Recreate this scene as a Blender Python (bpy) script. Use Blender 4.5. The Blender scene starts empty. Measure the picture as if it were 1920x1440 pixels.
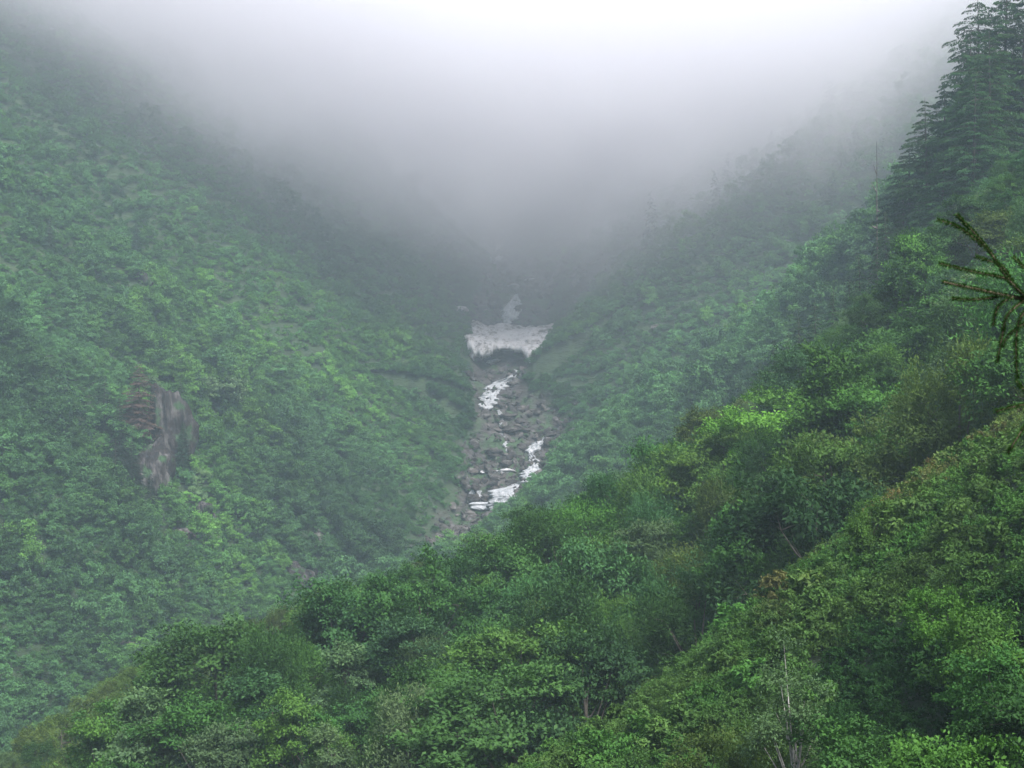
import bpy, math, random
import numpy as np
from mathutils import Vector, Matrix

# ------------------------------------------------------------------ camera, sky, sun, exposure
SC = bpy.context.scene
COL = SC.collection
W0, H0, FPX = 1920.0, 1440.0, 2955.0

cam_data = bpy.data.cameras.new('camera')
cam = bpy.data.objects.new('camera', cam_data)
COL.objects.link(cam)
cam.location = (0, 0, 0)
cam.rotation_euler = (math.radians(90), 0, 0)
cam_data.sensor_width = 36.0
cam_data.lens = 36.0 * FPX / W0
cam_data.clip_start = 0.1
cam_data.clip_end = 4000
cam_data.dof.use_dof = True
cam_data.dof.focus_distance = 170.0
cam_data.dof.aperture_fstop = 20.0
SC.camera = cam

SUN_EL, SUN_AZ = math.radians(50), math.radians(152)      # azimuth from +Y towards +X
world = bpy.data.worlds.new('World')
SC.world = world
world.use_nodes = True
nt = world.node_tree
nt.nodes.clear()
sky = nt.nodes.new('ShaderNodeTexSky')
sky.sky_type = 'NISHITA'
sky.sun_disc = False
sky.sun_elevation = SUN_EL
sky.sun_rotation = SUN_AZ
sky.air_density = 1.0
sky.dust_density = 3.0
sky.ozone_density = 1.5
hsv = nt.nodes.new('ShaderNodeHueSaturation')
hsv.inputs['Saturation'].default_value = 0.8           # overcast: the sky's light is nearly white
bg = nt.nodes.new('ShaderNodeBackground')
bg.inputs['Strength'].default_value = 0.10
wo = nt.nodes.new('ShaderNodeOutputWorld')
nt.links.new(sky.outputs[0], hsv.inputs['Color'])
nt.links.new(hsv.outputs[0], bg.inputs['Color'])
nt.links.new(bg.outputs[0], wo.inputs['Surface'])

sun_data = bpy.data.lights.new('sun', 'SUN')
sun_data.energy = 3.6
sun_data.angle = math.radians(22)
sun_data.color = (1.0, 0.965, 0.95)
sun = bpy.data.objects.new('sun', sun_data)
COL.objects.link(sun)
sd = Vector((math.sin(SUN_AZ) * math.cos(SUN_EL), math.cos(SUN_AZ) * math.cos(SUN_EL), math.sin(SUN_EL)))
sun.rotation_euler = sd.to_track_quat('Z', 'Y').to_euler()

SC.view_settings.view_transform = 'Standard'
SC.view_settings.look = 'None'
SC.view_settings.gamma = 1.0
SC.view_settings.use_curve_mapping = False
SC.view_settings.exposure = 1.3
cy = SC.cycles
cy.max_bounces = 12
cy.diffuse_bounces = 2
cy.glossy_bounces = 1
cy.transmission_bounces = 3
cy.volume_bounces = 10
cy.transparent_max_bounces = 12
cy.volume_step_rate = 1.0
cy.volume_max_steps = 64
cy.use_denoising = True
try:
    cy.denoiser = 'OPENIMAGEDENOISE'
except Exception:
    pass

rng = np.random.default_rng(7)


# ------------------------------------------------------------------ helpers
def setp(o, label=None, cat=None, group=None, kind=None):
    if label: o['label'] = label
    if cat: o['category'] = cat
    if group: o['group'] = group
    if kind: o['kind'] = kind
    return o


def make_mesh(name, V, F, mat=None, rnd=None, smooth=False, attrs=None):
    """V (n,3); F (m,k) array or list of tuples"""
    me = bpy.data.meshes.new(name)
    V = np.asarray(V, dtype=np.float32)
    if isinstance(F, np.ndarray):
        m, k = F.shape
        me.vertices.add(len(V))
        me.vertices.foreach_set('co', V.ravel())
        me.loops.add(m * k)
        me.loops.foreach_set('vertex_index', F.astype(np.int32).ravel())
        me.polygons.add(m)
        me.polygons.foreach_set('loop_start', np.arange(0, m * k, k, dtype=np.int32))
        me.polygons.foreach_set('loop_total', np.full(m, k, dtype=np.int32))
        me.update(calc_edges=True)
    else:
        me.from_pydata([tuple(map(float, v)) for v in V], [], F)
    for an, av in (attrs or {}).items():
        a = me.attributes.new(an, 'FLOAT', 'POINT')
        a.data.foreach_set('value', np.asarray(av, dtype=np.float32))
    if rnd is not None:
        a = me.attributes.new('rnd', 'FLOAT', 'POINT')
        a.data.foreach_set('value', np.asarray(rnd, dtype=np.float32))
    if smooth:
        me.polygons.foreach_set('use_smooth', np.ones(len(me.polygons), dtype=bool))
    if mat: me.materials.append(mat)
    return me


def link(name, data, parent=None, loc=(0, 0, 0)):
    o = bpy.data.objects.new(name, data)
    COL.objects.link(o)
    o.location = loc
    if parent: o.parent = parent
    return o


def hash2(ix, iy, seed):
    n = (ix * 374761393 + iy * 668265263 + seed * 362437) & 0xFFFFFFFF
    n = ((n ^ (n >> 13)) * 1274126177) & 0xFFFFFFFF
    return ((n ^ (n >> 16)) & 0xFFFF) / 65535.0


def vnoise(x, y, seed=0):
    x = np.asarray(x, float); y = np.asarray(y, float)
    ix = np.floor(x).astype(np.int64); iy = np.floor(y).astype(np.int64)
    fx = x - ix; fy = y - iy
    fx = fx * fx * (3 - 2 * fx); fy = fy * fy * (3 - 2 * fy)
    a = hash2(ix, iy, seed); b = hash2(ix + 1, iy, seed)
    c = hash2(ix, iy + 1, seed); d = hash2(ix + 1, iy + 1, seed)
    return (a + (b - a) * fx + (c - a) * fy + (a - b - c + d) * fx * fy) * 2 - 1


def fbm(x, y, seed=0, octs=4):
    s = 0; amp = 1.0
    for k in range(octs):
        s = s + amp * vnoise(x * 2 ** k + 13.1 * k, y * 2 ** k - 7.7 * k, seed + k * 17)
        amp *= 0.5
    return s


def at(px, py, y):
    """photo pixel + distance ahead (m) -> world point"""
    return np.array([(px - 960) / FPX * y, y, (720 - py) / FPX * y])


# ------------------------------------------------------------------ materials
def new_mat(name):
    m = bpy.data.materials.new(name)
    m.use_nodes = True
    m.node_tree.nodes.clear()
    return m, m.node_tree


def N(t, kind, **kw):
    n = t.nodes.new(kind)
    for k, v in kw.items():
        if k.startswith('i_'):
            key = k[2:]
            key = int(key) if key.isdigit() else key
            n.inputs[key].default_value = v
        else:
            setattr(n, k, v)
    return n


def ramp(t, stops, interp='LINEAR'):
    n = t.nodes.new('ShaderNodeValToRGB')
    n.color_ramp.interpolation = interp
    e = n.color_ramp.elements
    while len(e) < len(stops): e.new(0.5)
    for s, (p, c) in zip(e, stops):
        s.position = p; s.color = (*c, 1) if len(c) == 3 else c
    return n


def leaf_material(name, instanced=False, young=1.6):
    """leaves: colour of the tree times leaf to leaf variation; part of the light comes through"""
    m, t = new_mat(name)
    if instanced:
        oc = N(t, 'ShaderNodeAttribute', attribute_type='INSTANCER', attribute_name='tint')
        base = oc.outputs['Color']
    else:
        oi = N(t, 'ShaderNodeObjectInfo'); base = oi.outputs['Color']
    at_ = N(t, 'ShaderNodeAttribute', attribute_type='GEOMETRY', attribute_name='rnd')
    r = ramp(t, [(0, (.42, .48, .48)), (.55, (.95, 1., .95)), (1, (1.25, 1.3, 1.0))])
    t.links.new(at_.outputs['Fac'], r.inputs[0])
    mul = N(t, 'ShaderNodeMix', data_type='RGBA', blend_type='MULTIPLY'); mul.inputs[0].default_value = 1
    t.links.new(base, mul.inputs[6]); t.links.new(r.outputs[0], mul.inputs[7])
    d = N(t, 'ShaderNodeBsdfPrincipled', i_Roughness=.6)
    d.inputs['Specular IOR Level'].default_value = .10
    tr = N(t, 'ShaderNodeBsdfTranslucent')
    tm = N(t, 'ShaderNodeMix', data_type='RGBA', blend_type='MULTIPLY'); tm.inputs[0].default_value = 1
    tm.inputs[7].default_value = (1.3, 1.5, .6, 1)
    mx = N(t, 'ShaderNodeMixShader'); mx.inputs[0].default_value = .22
    o = N(t, 'ShaderNodeOutputMaterial')
    t.links.new(mul.outputs[2], d.inputs['Base Color'])
    t.links.new(mul.outputs[2], tm.inputs[6]); t.links.new(tm.outputs[2], tr.inputs['Color'])
    t.links.new(d.outputs[0], mx.inputs[1]); t.links.new(tr.outputs[0], mx.inputs[2])
    t.links.new(mx.outputs[0], o.inputs['Surface'])
    return m


def bark_material(name, c1, c2, scale=6.0):
    m, t = new_mat(name)
    g = N(t, 'ShaderNodeTexCoord')
    mp = N(t, 'ShaderNodeMapping'); mp.inputs['Scale'].default_value = (1, 1, .25)
    n = N(t, 'ShaderNodeTexNoise', i_Scale=scale, i_Detail=5.0)
    r = ramp(t, [(.35, c1), (.65, c2)])
    b = N(t, 'ShaderNodeBump', i_Strength=.5, i_Distance=.03)
    p = N(t, 'ShaderNodeBsdfPrincipled', i_Roughness=.9)
    o = N(t, 'ShaderNodeOutputMaterial')
    t.links.new(g.outputs['Object'], mp.inputs[0]); t.links.new(mp.outputs[0], n.inputs['Vector'])
    t.links.new(n.outputs[0], r.inputs[0]); t.links.new(r.outputs[0], p.inputs['Base Color'])
    t.links.new(n.outputs[0], b.inputs['Height']); t.links.new(b.outputs[0], p.inputs['Normal'])
    t.links.new(p.outputs[0], o.inputs['Surface'])
    return m


def rock_material(name, dark=(.05, .045, .045), mid=(.16, .14, .135), pale=(.42, .39, .38), scale=.35, strata=(1, 1, 3), moss=.0, p_pale=.66):
    m, t = new_mat(name)
    g = N(t, 'ShaderNodeNewGeometry')
    mp = N(t, 'ShaderNodeMapping'); mp.inputs['Scale'].default_value = strata
    n = N(t, 'ShaderNodeTexNoise', i_Scale=scale, i_Detail=8.0, i_Roughness=.65)
    r = ramp(t, [(.3, dark), (.5, mid), (p_pale, pale)])
    n2 = N(t, 'ShaderNodeTexNoise', i_Scale=scale * 5, i_Detail=6.0)
    b = N(t, 'ShaderNodeBump', i_Strength=.9, i_Distance=.6)
    p = N(t, 'ShaderNodeBsdfPrincipled', i_Roughness=.8)
    p.inputs['Specular IOR Level'].default_value = .15
    o = N(t, 'ShaderNodeOutputMaterial')
    t.links.new(g.outputs['Position'], mp.inputs[0])
    t.links.new(mp.outputs[0], n.inputs['Vector']); t.links.new(mp.outputs[0], n2.inputs['Vector'])
    t.links.new(n.outputs[0], r.inputs[0])
    col = r.outputs[0]
    if moss > 0:
        n3 = N(t, 'ShaderNodeTexNoise', i_Scale=scale * .8, i_Detail=5.0)
        rr = ramp(t, [(.62 - moss * .3, (0, 0, 0)), (.70 - moss * .3, (1, 1, 1))])
        mx = N(t, 'ShaderNodeMix', data_type='RGBA'); mx.inputs[7].default_value = (.035, .07, .03, 1)
        t.links.new(g.outputs['Position'], n3.inputs['Vector']); t.links.new(n3.outputs[0], rr.inputs[0])
        t.links.new(rr.outputs[0], mx.inputs[0]); t.links.new(col, mx.inputs[6]); col = mx.outputs[2]
    t.links.new(col, p.inputs['Base Color'])
    t.links.new(n2.outputs[0], b.inputs['Height']); t.links.new(b.outputs[0], p.inputs['Normal'])
    t.links.new(p.outputs[0], o.inputs['Surface'])
    return m


def ground_material():
    m, t = new_mat('mountain_ground')
    g = N(t, 'ShaderNodeNewGeometry')
    a = N(t, 'ShaderNodeAttribute', attribute_name='rock')
    n = N(t, 'ShaderNodeTexNoise', i_Scale=.25, i_Detail=8.0)
    soil = ramp(t, [(.3, (.012, .026, .009)), (.6, (.024, .050, .016)), (.8, (.036, .055, .022))])
    mp = N(t, 'ShaderNodeMapping'); mp.inputs['Scale'].default_value = (1, 1, 3.2)
    n2 = N(t, 'ShaderNodeTexNoise', i_Scale=.22, i_Detail=9.0, i_Roughness=.65)
    rk = ramp(t, [(.3, (.014, .012, .012)), (.5, (.040, .035, .032)), (.70, (.10, .092, .088))])
    n4 = N(t, 'ShaderNodeTexNoise', i_Scale=.12, i_Detail=6.0)
    ms = ramp(t, [(.50, (0, 0, 0)), (.60, (1, 1, 1))])
    mxm = N(t, 'ShaderNodeMix', data_type='RGBA'); mxm.inputs[7].default_value = (.030, .062, .022, 1)
    t.links.new(g.outputs['Position'], n4.inputs['Vector']); t.links.new(n4.outputs[0], ms.inputs[0]); t.links.new(ms.outputs[0], mxm.inputs[0]); t.links.new(rk.outputs[0], mxm.inputs[6])
    mx = N(t, 'ShaderNodeMix', data_type='RGBA')
    b = N(t, 'ShaderNodeBump', i_Strength=1., i_Distance=1.2)
    p = N(t, 'ShaderNodeBsdfPrincipled', i_Roughness=.9)
    o = N(t, 'ShaderNodeOutputMaterial')
    L = t.links.new
    L(g.outputs['Position'], n.inputs['Vector']); L(n.outputs[0], soil.inputs[0])
    L(g.outputs['Position'], mp.inputs[0]); L(mp.outputs[0], n2.inputs['Vector']); L(n2.outputs[0], rk.inputs[0])
    L(a.outputs['Fac'], mx.inputs[0]); L(soil.outputs[0], mx.inputs[6]); L(mxm.outputs[2], mx.inputs[7])
    L(mx.outputs[2], p.inputs['Base Color']); L(n2.outputs[0], b.inputs['Height']); L(b.outputs[0], p.inputs['Normal'])
    L(p.outputs[0], o.inputs['Surface'])
    return m


def snow_material():
    m, t = new_mat('dirty_snow')
    g = N(t, 'ShaderNodeNewGeometry')
    v = N(t, 'ShaderNodeTexVoronoi', i_Scale=.75)
    mp = N(t, 'ShaderNodeMapping'); mp.inputs['Scale'].default_value = (.95, .42, .6)
    n = N(t, 'ShaderNodeTexNoise', i_Scale=.75, i_Detail=5.0, i_Roughness=.8)
    n2 = N(t, 'ShaderNodeTexNoise', i_Scale=.09, i_Detail=4.0)
    add = N(t, 'ShaderNodeMath', operation='MULTIPLY_ADD'); add.inputs[1].default_value = .55
    r = ramp(t, [(.47, (.06, .055, .05)), (.53, (.18, .17, .165)), (.60, (.36, .355, .36))])
    b = N(t, 'ShaderNodeBump', i_Strength=1., i_Distance=.5)
    p = N(t, 'ShaderNodeBsdfPrincipled', i_Roughness=.6)
    o = N(t, 'ShaderNodeOutputMaterial')
    L = t.links.new
    L(g.outputs['Position'], mp.inputs[0]); L(mp.outputs[0], n.inputs['Vector']); L(g.outputs['Position'], n2.inputs['Vector'])
    L(n2.outputs[0], add.inputs[0]); L(n.outputs[0], add.inputs[2])
    sub = N(t, 'ShaderNodeMath', operation='SUBTRACT'); sub.inputs[1].default_value = .17
    L(add.outputs[0], sub.inputs[0])
    L(sub.outputs[0], r.inputs[0]); L(r.outputs[0], p.inputs['Base Color'])
    L(n.outputs[0], b.inputs['Height']); L(b.outputs[0], p.inputs['Normal'])
    L(p.outputs[0], o.inputs['Surface'])
    return m


def white_water_material():
    m, t = new_mat('white_water')
    uv = N(t, 'ShaderNodeAttribute', attribute_name='u'); vv = N(t, 'ShaderNodeAttribute', attribute_name='v')
    cb = N(t, 'ShaderNodeCombineXYZ')
    n = N(t, 'ShaderNodeTexNoise', i_Scale=1.0, i_Detail=5.0, i_Roughness=.6)
    r = ramp(t, [(.22, (.12, .125, .13)), (.45, (.25, .26, .27)), (.6, (.35, .36, .375))])
    b = N(t, 'ShaderNodeBump', i_Strength=.8, i_Distance=.25)
    p = N(t, 'ShaderNodeBsdfPrincipled', i_Roughness=.45)
    o = N(t, 'ShaderNodeOutputMaterial')
    L = t.links.new
    L(uv.outputs['Fac'], cb.inputs[0]); L(vv.outputs['Fac'], cb.inputs[1])
    L(cb.outputs[0], n.inputs['Vector']); L(n.outputs[0], r.inputs[0]); L(r.outputs[0], p.inputs['Base Color'])
    L(n.outputs[0], b.inputs['Height']); L(b.outputs[0], p.inputs['Normal'])
    L(p.outputs[0], o.inputs['Surface'])
    return m


def plain_material(name, color, rough=.8, spec=.3):
    m, t = new_mat(name)
    g = N(t, 'ShaderNodeNewGeometry')
    n = N(t, 'ShaderNodeTexNoise', i_Scale=.8, i_Detail=5.0)
    r = ramp(t, [(.3, tuple(c * .6 for c in color)), (.7, tuple(min(1, c * 1.4) for c in color))])
    p = N(t, 'ShaderNodeBsdfPrincipled', i_Roughness=rough)
    p.inputs['Specular IOR Level'].default_value = spec
    o = N(t, 'ShaderNodeOutputMaterial')
    t.links.new(g.outputs['Position'], n.inputs['Vector']); t.links.new(n.outputs[0], r.inputs[0])
    t.links.new(r.outputs[0], p.inputs['Base Color']); t.links.new(p.outputs[0], o.inputs['Surface'])
    return m


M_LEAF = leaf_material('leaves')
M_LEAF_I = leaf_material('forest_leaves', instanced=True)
M_BARK = bark_material('bark', (.03, .026, .02), (.09, .08, .065))
M_BARK_PALE = bark_material('pale_bark', (.16, .15, .14), (.5, .48, .45))
M_ROCK = rock_material('gorge_rock', dark=(.014, .013, .012), mid=(.042, .037, .034), pale=(.12, .112, .105), moss=.2)
M_CRAG = rock_material('crag_rock', dark=(.014, .014, .015), mid=(.026, .022, .021), pale=(.20, .19, .185), scale=.34, strata=(1.4, 1.4, .45), moss=.25, p_pale=.80)
M_PALE = rock_material('pale_rock', dark=(.04, .036, .033), mid=(.095, .085, .078), pale=(.19, .178, .168), scale=.5)
M_SNOW = snow_material()
M_WATER = white_water_material()
M_STREAM = plain_material('stream_water', (.12, .13, .13), .15, .5)

# ------------------------------------------------------------------ terrain
# bed of the gorge: x, y, z, half width
BED = np.array([
    (-170, 60, -125, 6), (-118, 190, -100, 6), (-70, 300, -70, 7), (-38, 370, -54, 6), (-15, 425, -41, 5),
    (-12.5, 430, -38.6, 5), (-9.5, 434, -36.5, 6.5), (-7, 438, -33, 8), (-4.5, 441, -29.5, 9), (-2, 452, -25.5, 9.5), (0, 462, -22.5, 11), (2, 468, -17.5, 12),
    (2.5, 474, -14.5, 11), (-.5, 484, -8.5, 8.5), (-4, 489, -4.5, 7), (-5, 495, 1.5, 7), (-3, 500, 3.5, 6.5), (-1, 512, 7, 8), (1, 540, 15, 12),
    (0, 550, 20.5, 13), (1, 555, 31, 12), (4, 572, 37.5, 8), (-4, 598, 44.5, 4), (-5, 612, 54.5, 3),
    (0, 680, 84, 3), (10, 780, 140, 5), (20, 900, 210, 8), (30, 1100, 300, 10)], float)


def bed_query(x, y):
    """nearest point of the bed: signed side (+ = right looking up the valley), distance, z, half width"""
    shp = np.shape(x)
    x = np.ravel(x); y = np.ravel(y)
    best = np.full(x.shape, 1e18); side = np.zeros(x.shape); zb = np.zeros(x.shape); hw = np.zeros(x.shape)
    for i in range(len(BED) - 1):
        a, b = BED[i], BED[i + 1]
        dx, dy = b[0] - a[0], b[1] - a[1]
        L2 = dx * dx + dy * dy
        tt = np.clip(((x - a[0]) * dx + (y - a[1]) * dy) / L2, 0, 1)
        qx = a[0] + tt * dx; qy = a[1] + tt * dy
        d2 = (x - qx) ** 2 + (y - qy) ** 2
        cr = dx * (y - qy) - dy * (x - qx)
        u = d2 < best
        best = np.where(u, d2, best); side = np.where(u, -np.sign(cr), side)
        zb = np.where(u, a[2] + tt * (b[2] - a[2]), zb); hw = np.where(u, a[3] + tt * (b[3] - a[3]), hw)
    return side.reshape(shp), np.sqrt(best).reshape(shp), zb.reshape(shp), hw.reshape(shp)


# smooth bed height used away from the bed itself (so falls do not print steps into the walls)
BED_S = BED.copy()


def bed_smooth_z(y):
    return np.interp(y, [60, 190, 300, 425, 470, 500, 550, 612, 680, 900, 1100], [-125, -100, -70, -41, -22, 0, 22, 50, 84, 200, 300])


# near hillside: control points (x, y, ground z)
def cp(px, py, d, h=5.0):
    p = at(px, py, d); return (p[0], p[1], p[2] - h)


NEAR = [
    (-3, -12, -1.2), (6, 0, -1.4), (-6, 0, -3), (0, -40, 2), (30, -40, 16), (-40, -40, -25), (25, 0, 9), (0, 6, -3.0), (3, 12, -7),
    (-40, 10, -30), (-10, 14, -17), (0, 24, -17.5), (-20, 40, -31), (12, 25, -10.5), (40, 20, 14), (60, 60, 27), (80, -40, 50),
    # near rib
    cp(1920, 1440, 46, 1.2), cp(1700, 1440, 52, 2.5), cp(1400, 1440, 58, 2.0), cp(1100, 1440, 68, 1.2), cp(920, 1440, 75, 1.0),
    cp(1250, 1250, 80, 1.0), cp(1500, 1060, 84, 1.0), cp(1700, 905, 88, 1.0), cp(1920, 765, 90, 1.0), cp(2100, 640, 92, 1.0),
    cp(1900, 1100, 60, 1.2), cp(1650, 1200, 66, 2.0),
    # hollow behind the rib
    cp(800, 1440, 92, 7), cp(1000, 1330, 100, 8), cp(1250, 1150, 105, 8), cp(1500, 990, 110, 8), cp(1700, 850, 112, 8), cp(1920, 690, 112, 7),
    cp(500, 1440, 110, 6), cp(200, 1440, 130, 6), cp(0, 1440, 170, 5),
    # middle slope
    cp(700, 1250, 135, 6), cp(960, 1080, 150, 6), cp(1250, 960, 155, 6), cp(1500, 800, 165, 6), cp(1750, 600, 168, 6), cp(1900, 330, 172, 7), cp(2050, 190, 175, 7),
    # crest
    cp(-200, 1490, 225, 6), cp(0, 1410, 222, 6), cp(150, 1310, 218, 6.5), cp(300, 1195, 215, 7), cp(550, 1105, 212, 8), cp(850, 1025, 205, 9), cp(1000, 945, 203, 8.5),
    cp(1150, 885, 210, 8), cp(1300, 805, 220, 7), cp(1430, 715, 228, 6), cp(1640, 560, 240, 6), cp(1720, 440, 248, 7), cp(1850, 300, 255, 7), cp(2100, 120, 262, 7),
    # falling away behind the crest
    (-75, 250, -80), (-48, 245, -58), (-22, 245, -50), (0, 245, -45), (15, 255, -38), (30, 268, -30), (48, 285, -18), (62, 300, -4), (85, 320, 18),
    (-60, 290, -100), (-20, 290, -85), (20, 310, -70), (60, 340, -50), (110, 340, 20), (150, 330, 60), (150, 250, 75),
    (150, 150, 75), (130, 60, 66), (-80, 120, -68), (-90, 40, -66), (-45, 100, -46), (-60, 160, -60), (-110, 160, -90), (-130, 250, -115),
]
NEAR = np.array(NEAR, float)


def _tps_fit(P):
    K = np.sqrt(((P[:, None, :2] - P[None, :, :2]) ** 2).sum(-1) + 9) / 50        # near-linear kernel: no overshoot
    A = np.zeros((len(P) + 3, len(P) + 3))
    A[:len(P), :len(P)] = K
    A[:len(P), -3] = 1; A[:len(P), -2:] = P[:, :2] / 50
    A[-3, :len(P)] = 1; A[-2:, :len(P)] = P[:, :2].T / 50
    return np.linalg.solve(A, np.concatenate([P[:, 2], np.zeros(3)]))


_W = _tps_fit(NEAR)


def near_z(x, y):
    shp = np.shape(x); x = np.ravel(x).astype(float); y = np.ravel(y).astype(float)
    out = _W[-3] + _W[-2] * x / 50 + _W[-1] * y / 50
    for (cx, cy_, _), w in zip(NEAR, _W):
        out = out + w * np.sqrt((x - cx) ** 2 + (y - cy_) ** 2 + 9) / 50
    out = out + .8 * fbm(x / 14, y / 14, 5, 3)
    # far beyond its control points the hillside sinks out of the valley
    far = np.clip((y - 300) / 60, 0, None)
    return (out - 45 * far ** 1.3).reshape(shp)


def valley_z(x, y):
    side, d, zb, hw = bed_query(x, y)
    zs = bed_smooth_z(y)
    k = np.clip((d - hw) / 35, 0, 1)
    base = zb * (1 - k) + zs * k
    left = side < 0
    e = np.clip(d - hw, 0, None)
    sl = np.where(left, .80, .83 - .50 * np.clip((470 - y) / 16, 0, 1) * np.clip((30 - e) / 15, 0, 1))
    # ribs and gullies that run down the fall line
    rib = fbm(y / 62 + x * .004, x / 260, 11, 2) * 13 + fbm(y / 24 + 3, x / 90, 31, 3) * 4.0 + fbm(x / 24, y / 24, 77, 3) * 2.0
    rib = rib * np.where(left, np.clip(e / 45, 0, 1), np.clip((e - 8) / 60, 0, 1))
    z = base + sl * e + rib
    z = z + np.where(e <= 0, fbm(x / 5, y / 5, 3, 3) * .6, 0)
    # down the valley the right wall gives way to the near hillside
    z = z - np.where(side > 0, 1.0, 0.0) * (1.1 * np.clip(345 - y, 0, None) + .55 * np.clip(412 - y, 0, None) * np.clip((100 - x) / 60, 0, 1)) * np.clip(e / 15, 0, 1)
    # the steep toe of the walls
    z = z + 3.0 * np.clip(e / 6, 0, 1)
    return z


def rock_mask(x, y):
    """bare rock: the bed of the gorge and the bare slopes to its right"""
    side, d, zb, hw = bed_query(x, y)
    e = d - hw + 2.2 * fbm(x / 7, y / 7, 93, 3)
    rock = np.clip(1 - (e - 1.5) / 2.5, 0, 1) * np.clip((y - 405) / 8, 0, 1) * np.clip((640 - y) / 30, 0, 1)
    r2 = np.clip((fbm(x / 14, y / 14, 91, 3) * 1.0 + 1.0 - np.hypot((x - 15) / 17, (y - 566) / 22)) * 2, 0, 1)
    r3 = np.clip((fbm(x / 7, y / 7, 92, 3) * .8 + .9 - np.hypot((x - 15 - .4 * (y - 474)) / 9, (y - 474) / 9)) * 2, 0, 1)
    return np.maximum(rock, np.maximum(r2, r3))


def terrain_z(x, y):
    a = near_z(x, y); b = valley_z(x, y)
    z = np.minimum(np.maximum(a, b), 300)
    # ledges in the bare rock
    k = rock_mask(x, y)
    q = z / 2.6 + 1.6 * fbm(x / 8, y / 11, 71, 3)
    f = q - np.floor(q)
    z = z + k * 1.5 * (np.clip((f - .62) / .3, 0, 1) - f) + k * .9 * fbm(x / 3.1, y / 2.2, 72, 4)
    return z


def ray_ground(px, py, y0=30, y1=900):
    """where the line of sight through a photo pixel meets the hillside"""
    ys = np.arange(y0, y1, .5)
    X = (px - 960) / FPX * ys; Z = (720 - py) / FPX * ys
    g = terrain_z(X, ys)
    k = np.argmax(g > Z)
    if not (g > Z).any(): return None
    return np.array([X[k], ys[k], g[k]])


def build_terrain():
    gx = np.concatenate([np.arange(-640, -260, 12), np.arange(-260, -45, 2.5), np.arange(-45, 60, .8), np.arange(60, 200, 2.5), np.arange(200, 560, 12)])
    gy = np.concatenate([np.arange(-200, -20, 12), np.arange(-20, 420, 2.5), np.arange(420, 630, .8), np.arange(630, 760, 4), np.arange(760, 1180, 14)])
    X, Y = np.meshgrid(gx, gy)
    Z = terrain_z(X, Y)
    rock = rock_mask(X, Y)
    nx, ny = len(gx), len(gy)
    V = np.stack([X.ravel(), Y.ravel(), Z.ravel()], 1)
    i = np.arange(nx - 1)[None, :] + (np.arange(ny - 1) * nx)[:, None]
    F = np.stack([i, i + 1, i + nx + 1, i + nx], -1).reshape(-1, 4)
    me = make_mesh('mountainside', V, F, ground_material(), smooth=True, attrs={'rock': rock.ravel()})
    o = link('mountainside', me)
    setp(o, kind='structure')
    return o


build_terrain()


# ------------------------------------------------------------------ vegetation builders
def nrm(a):
    return a / np.maximum(np.linalg.norm(a, axis=-1, keepdims=True), 1e-9)


def leaf_cards(P, D, Nn, Ln, Wd, rnd):
    """one folded leaf per point: P centre, D direction of its length, Nn facing, Ln length, Wd width"""
    D = nrm(D); S = nrm(np.cross(D, Nn)); U = np.cross(S, D)
    Ln = Ln[:, None]; Wd = Wd[:, None]
    a = P - D * Ln * .5
    b = P + S * Wd * .5 + U * Wd * .22 - D * Ln * .05
    c = P + D * Ln * .5 - U * Ln * .10
    d = P - S * Wd * .5 + U * Wd * .22 - D * Ln * .05
    V = np.stack([a, b, c, d], 1).reshape(-1, 3)
    F = np.arange(len(P) * 4).reshape(-1, 4)
    return V, F, np.repeat(rnd, 4)


def tube(pts, rads, sides=7):
    pts = np.asarray(pts, float); n = len(pts)
    V = []; F = []
    ref = np.array([.3, .9, .2])
    for i in range(n):
        d = pts[min(i + 1, n - 1)] - pts[max(i - 1, 0)]
        d = d / (np.linalg.norm(d) + 1e-9)
        u = np.cross(d, ref); u /= np.linalg.norm(u) + 1e-9
        v = np.cross(d, u)
        for k in range(sides):
            an = 2 * math.pi * k / sides
            V.append(pts[i] + (u * math.cos(an) + v * math.sin(an)) * rads[i])
    for i in range(n - 1):
        for k in range(sides):
            a = i * sides + k; b = i * sides + (k + 1) % sides
            F.append((a, b, b + sides, a + sides))
    F = np.array(F)
    return np.array(V), F


def join(parts):
    Vs, Fs, off = [], [], 0
    for V, F in parts:
        Vs.append(V); Fs.append(F + off); off += len(V)
    return np.concatenate(Vs), np.concatenate(Fs)


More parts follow.
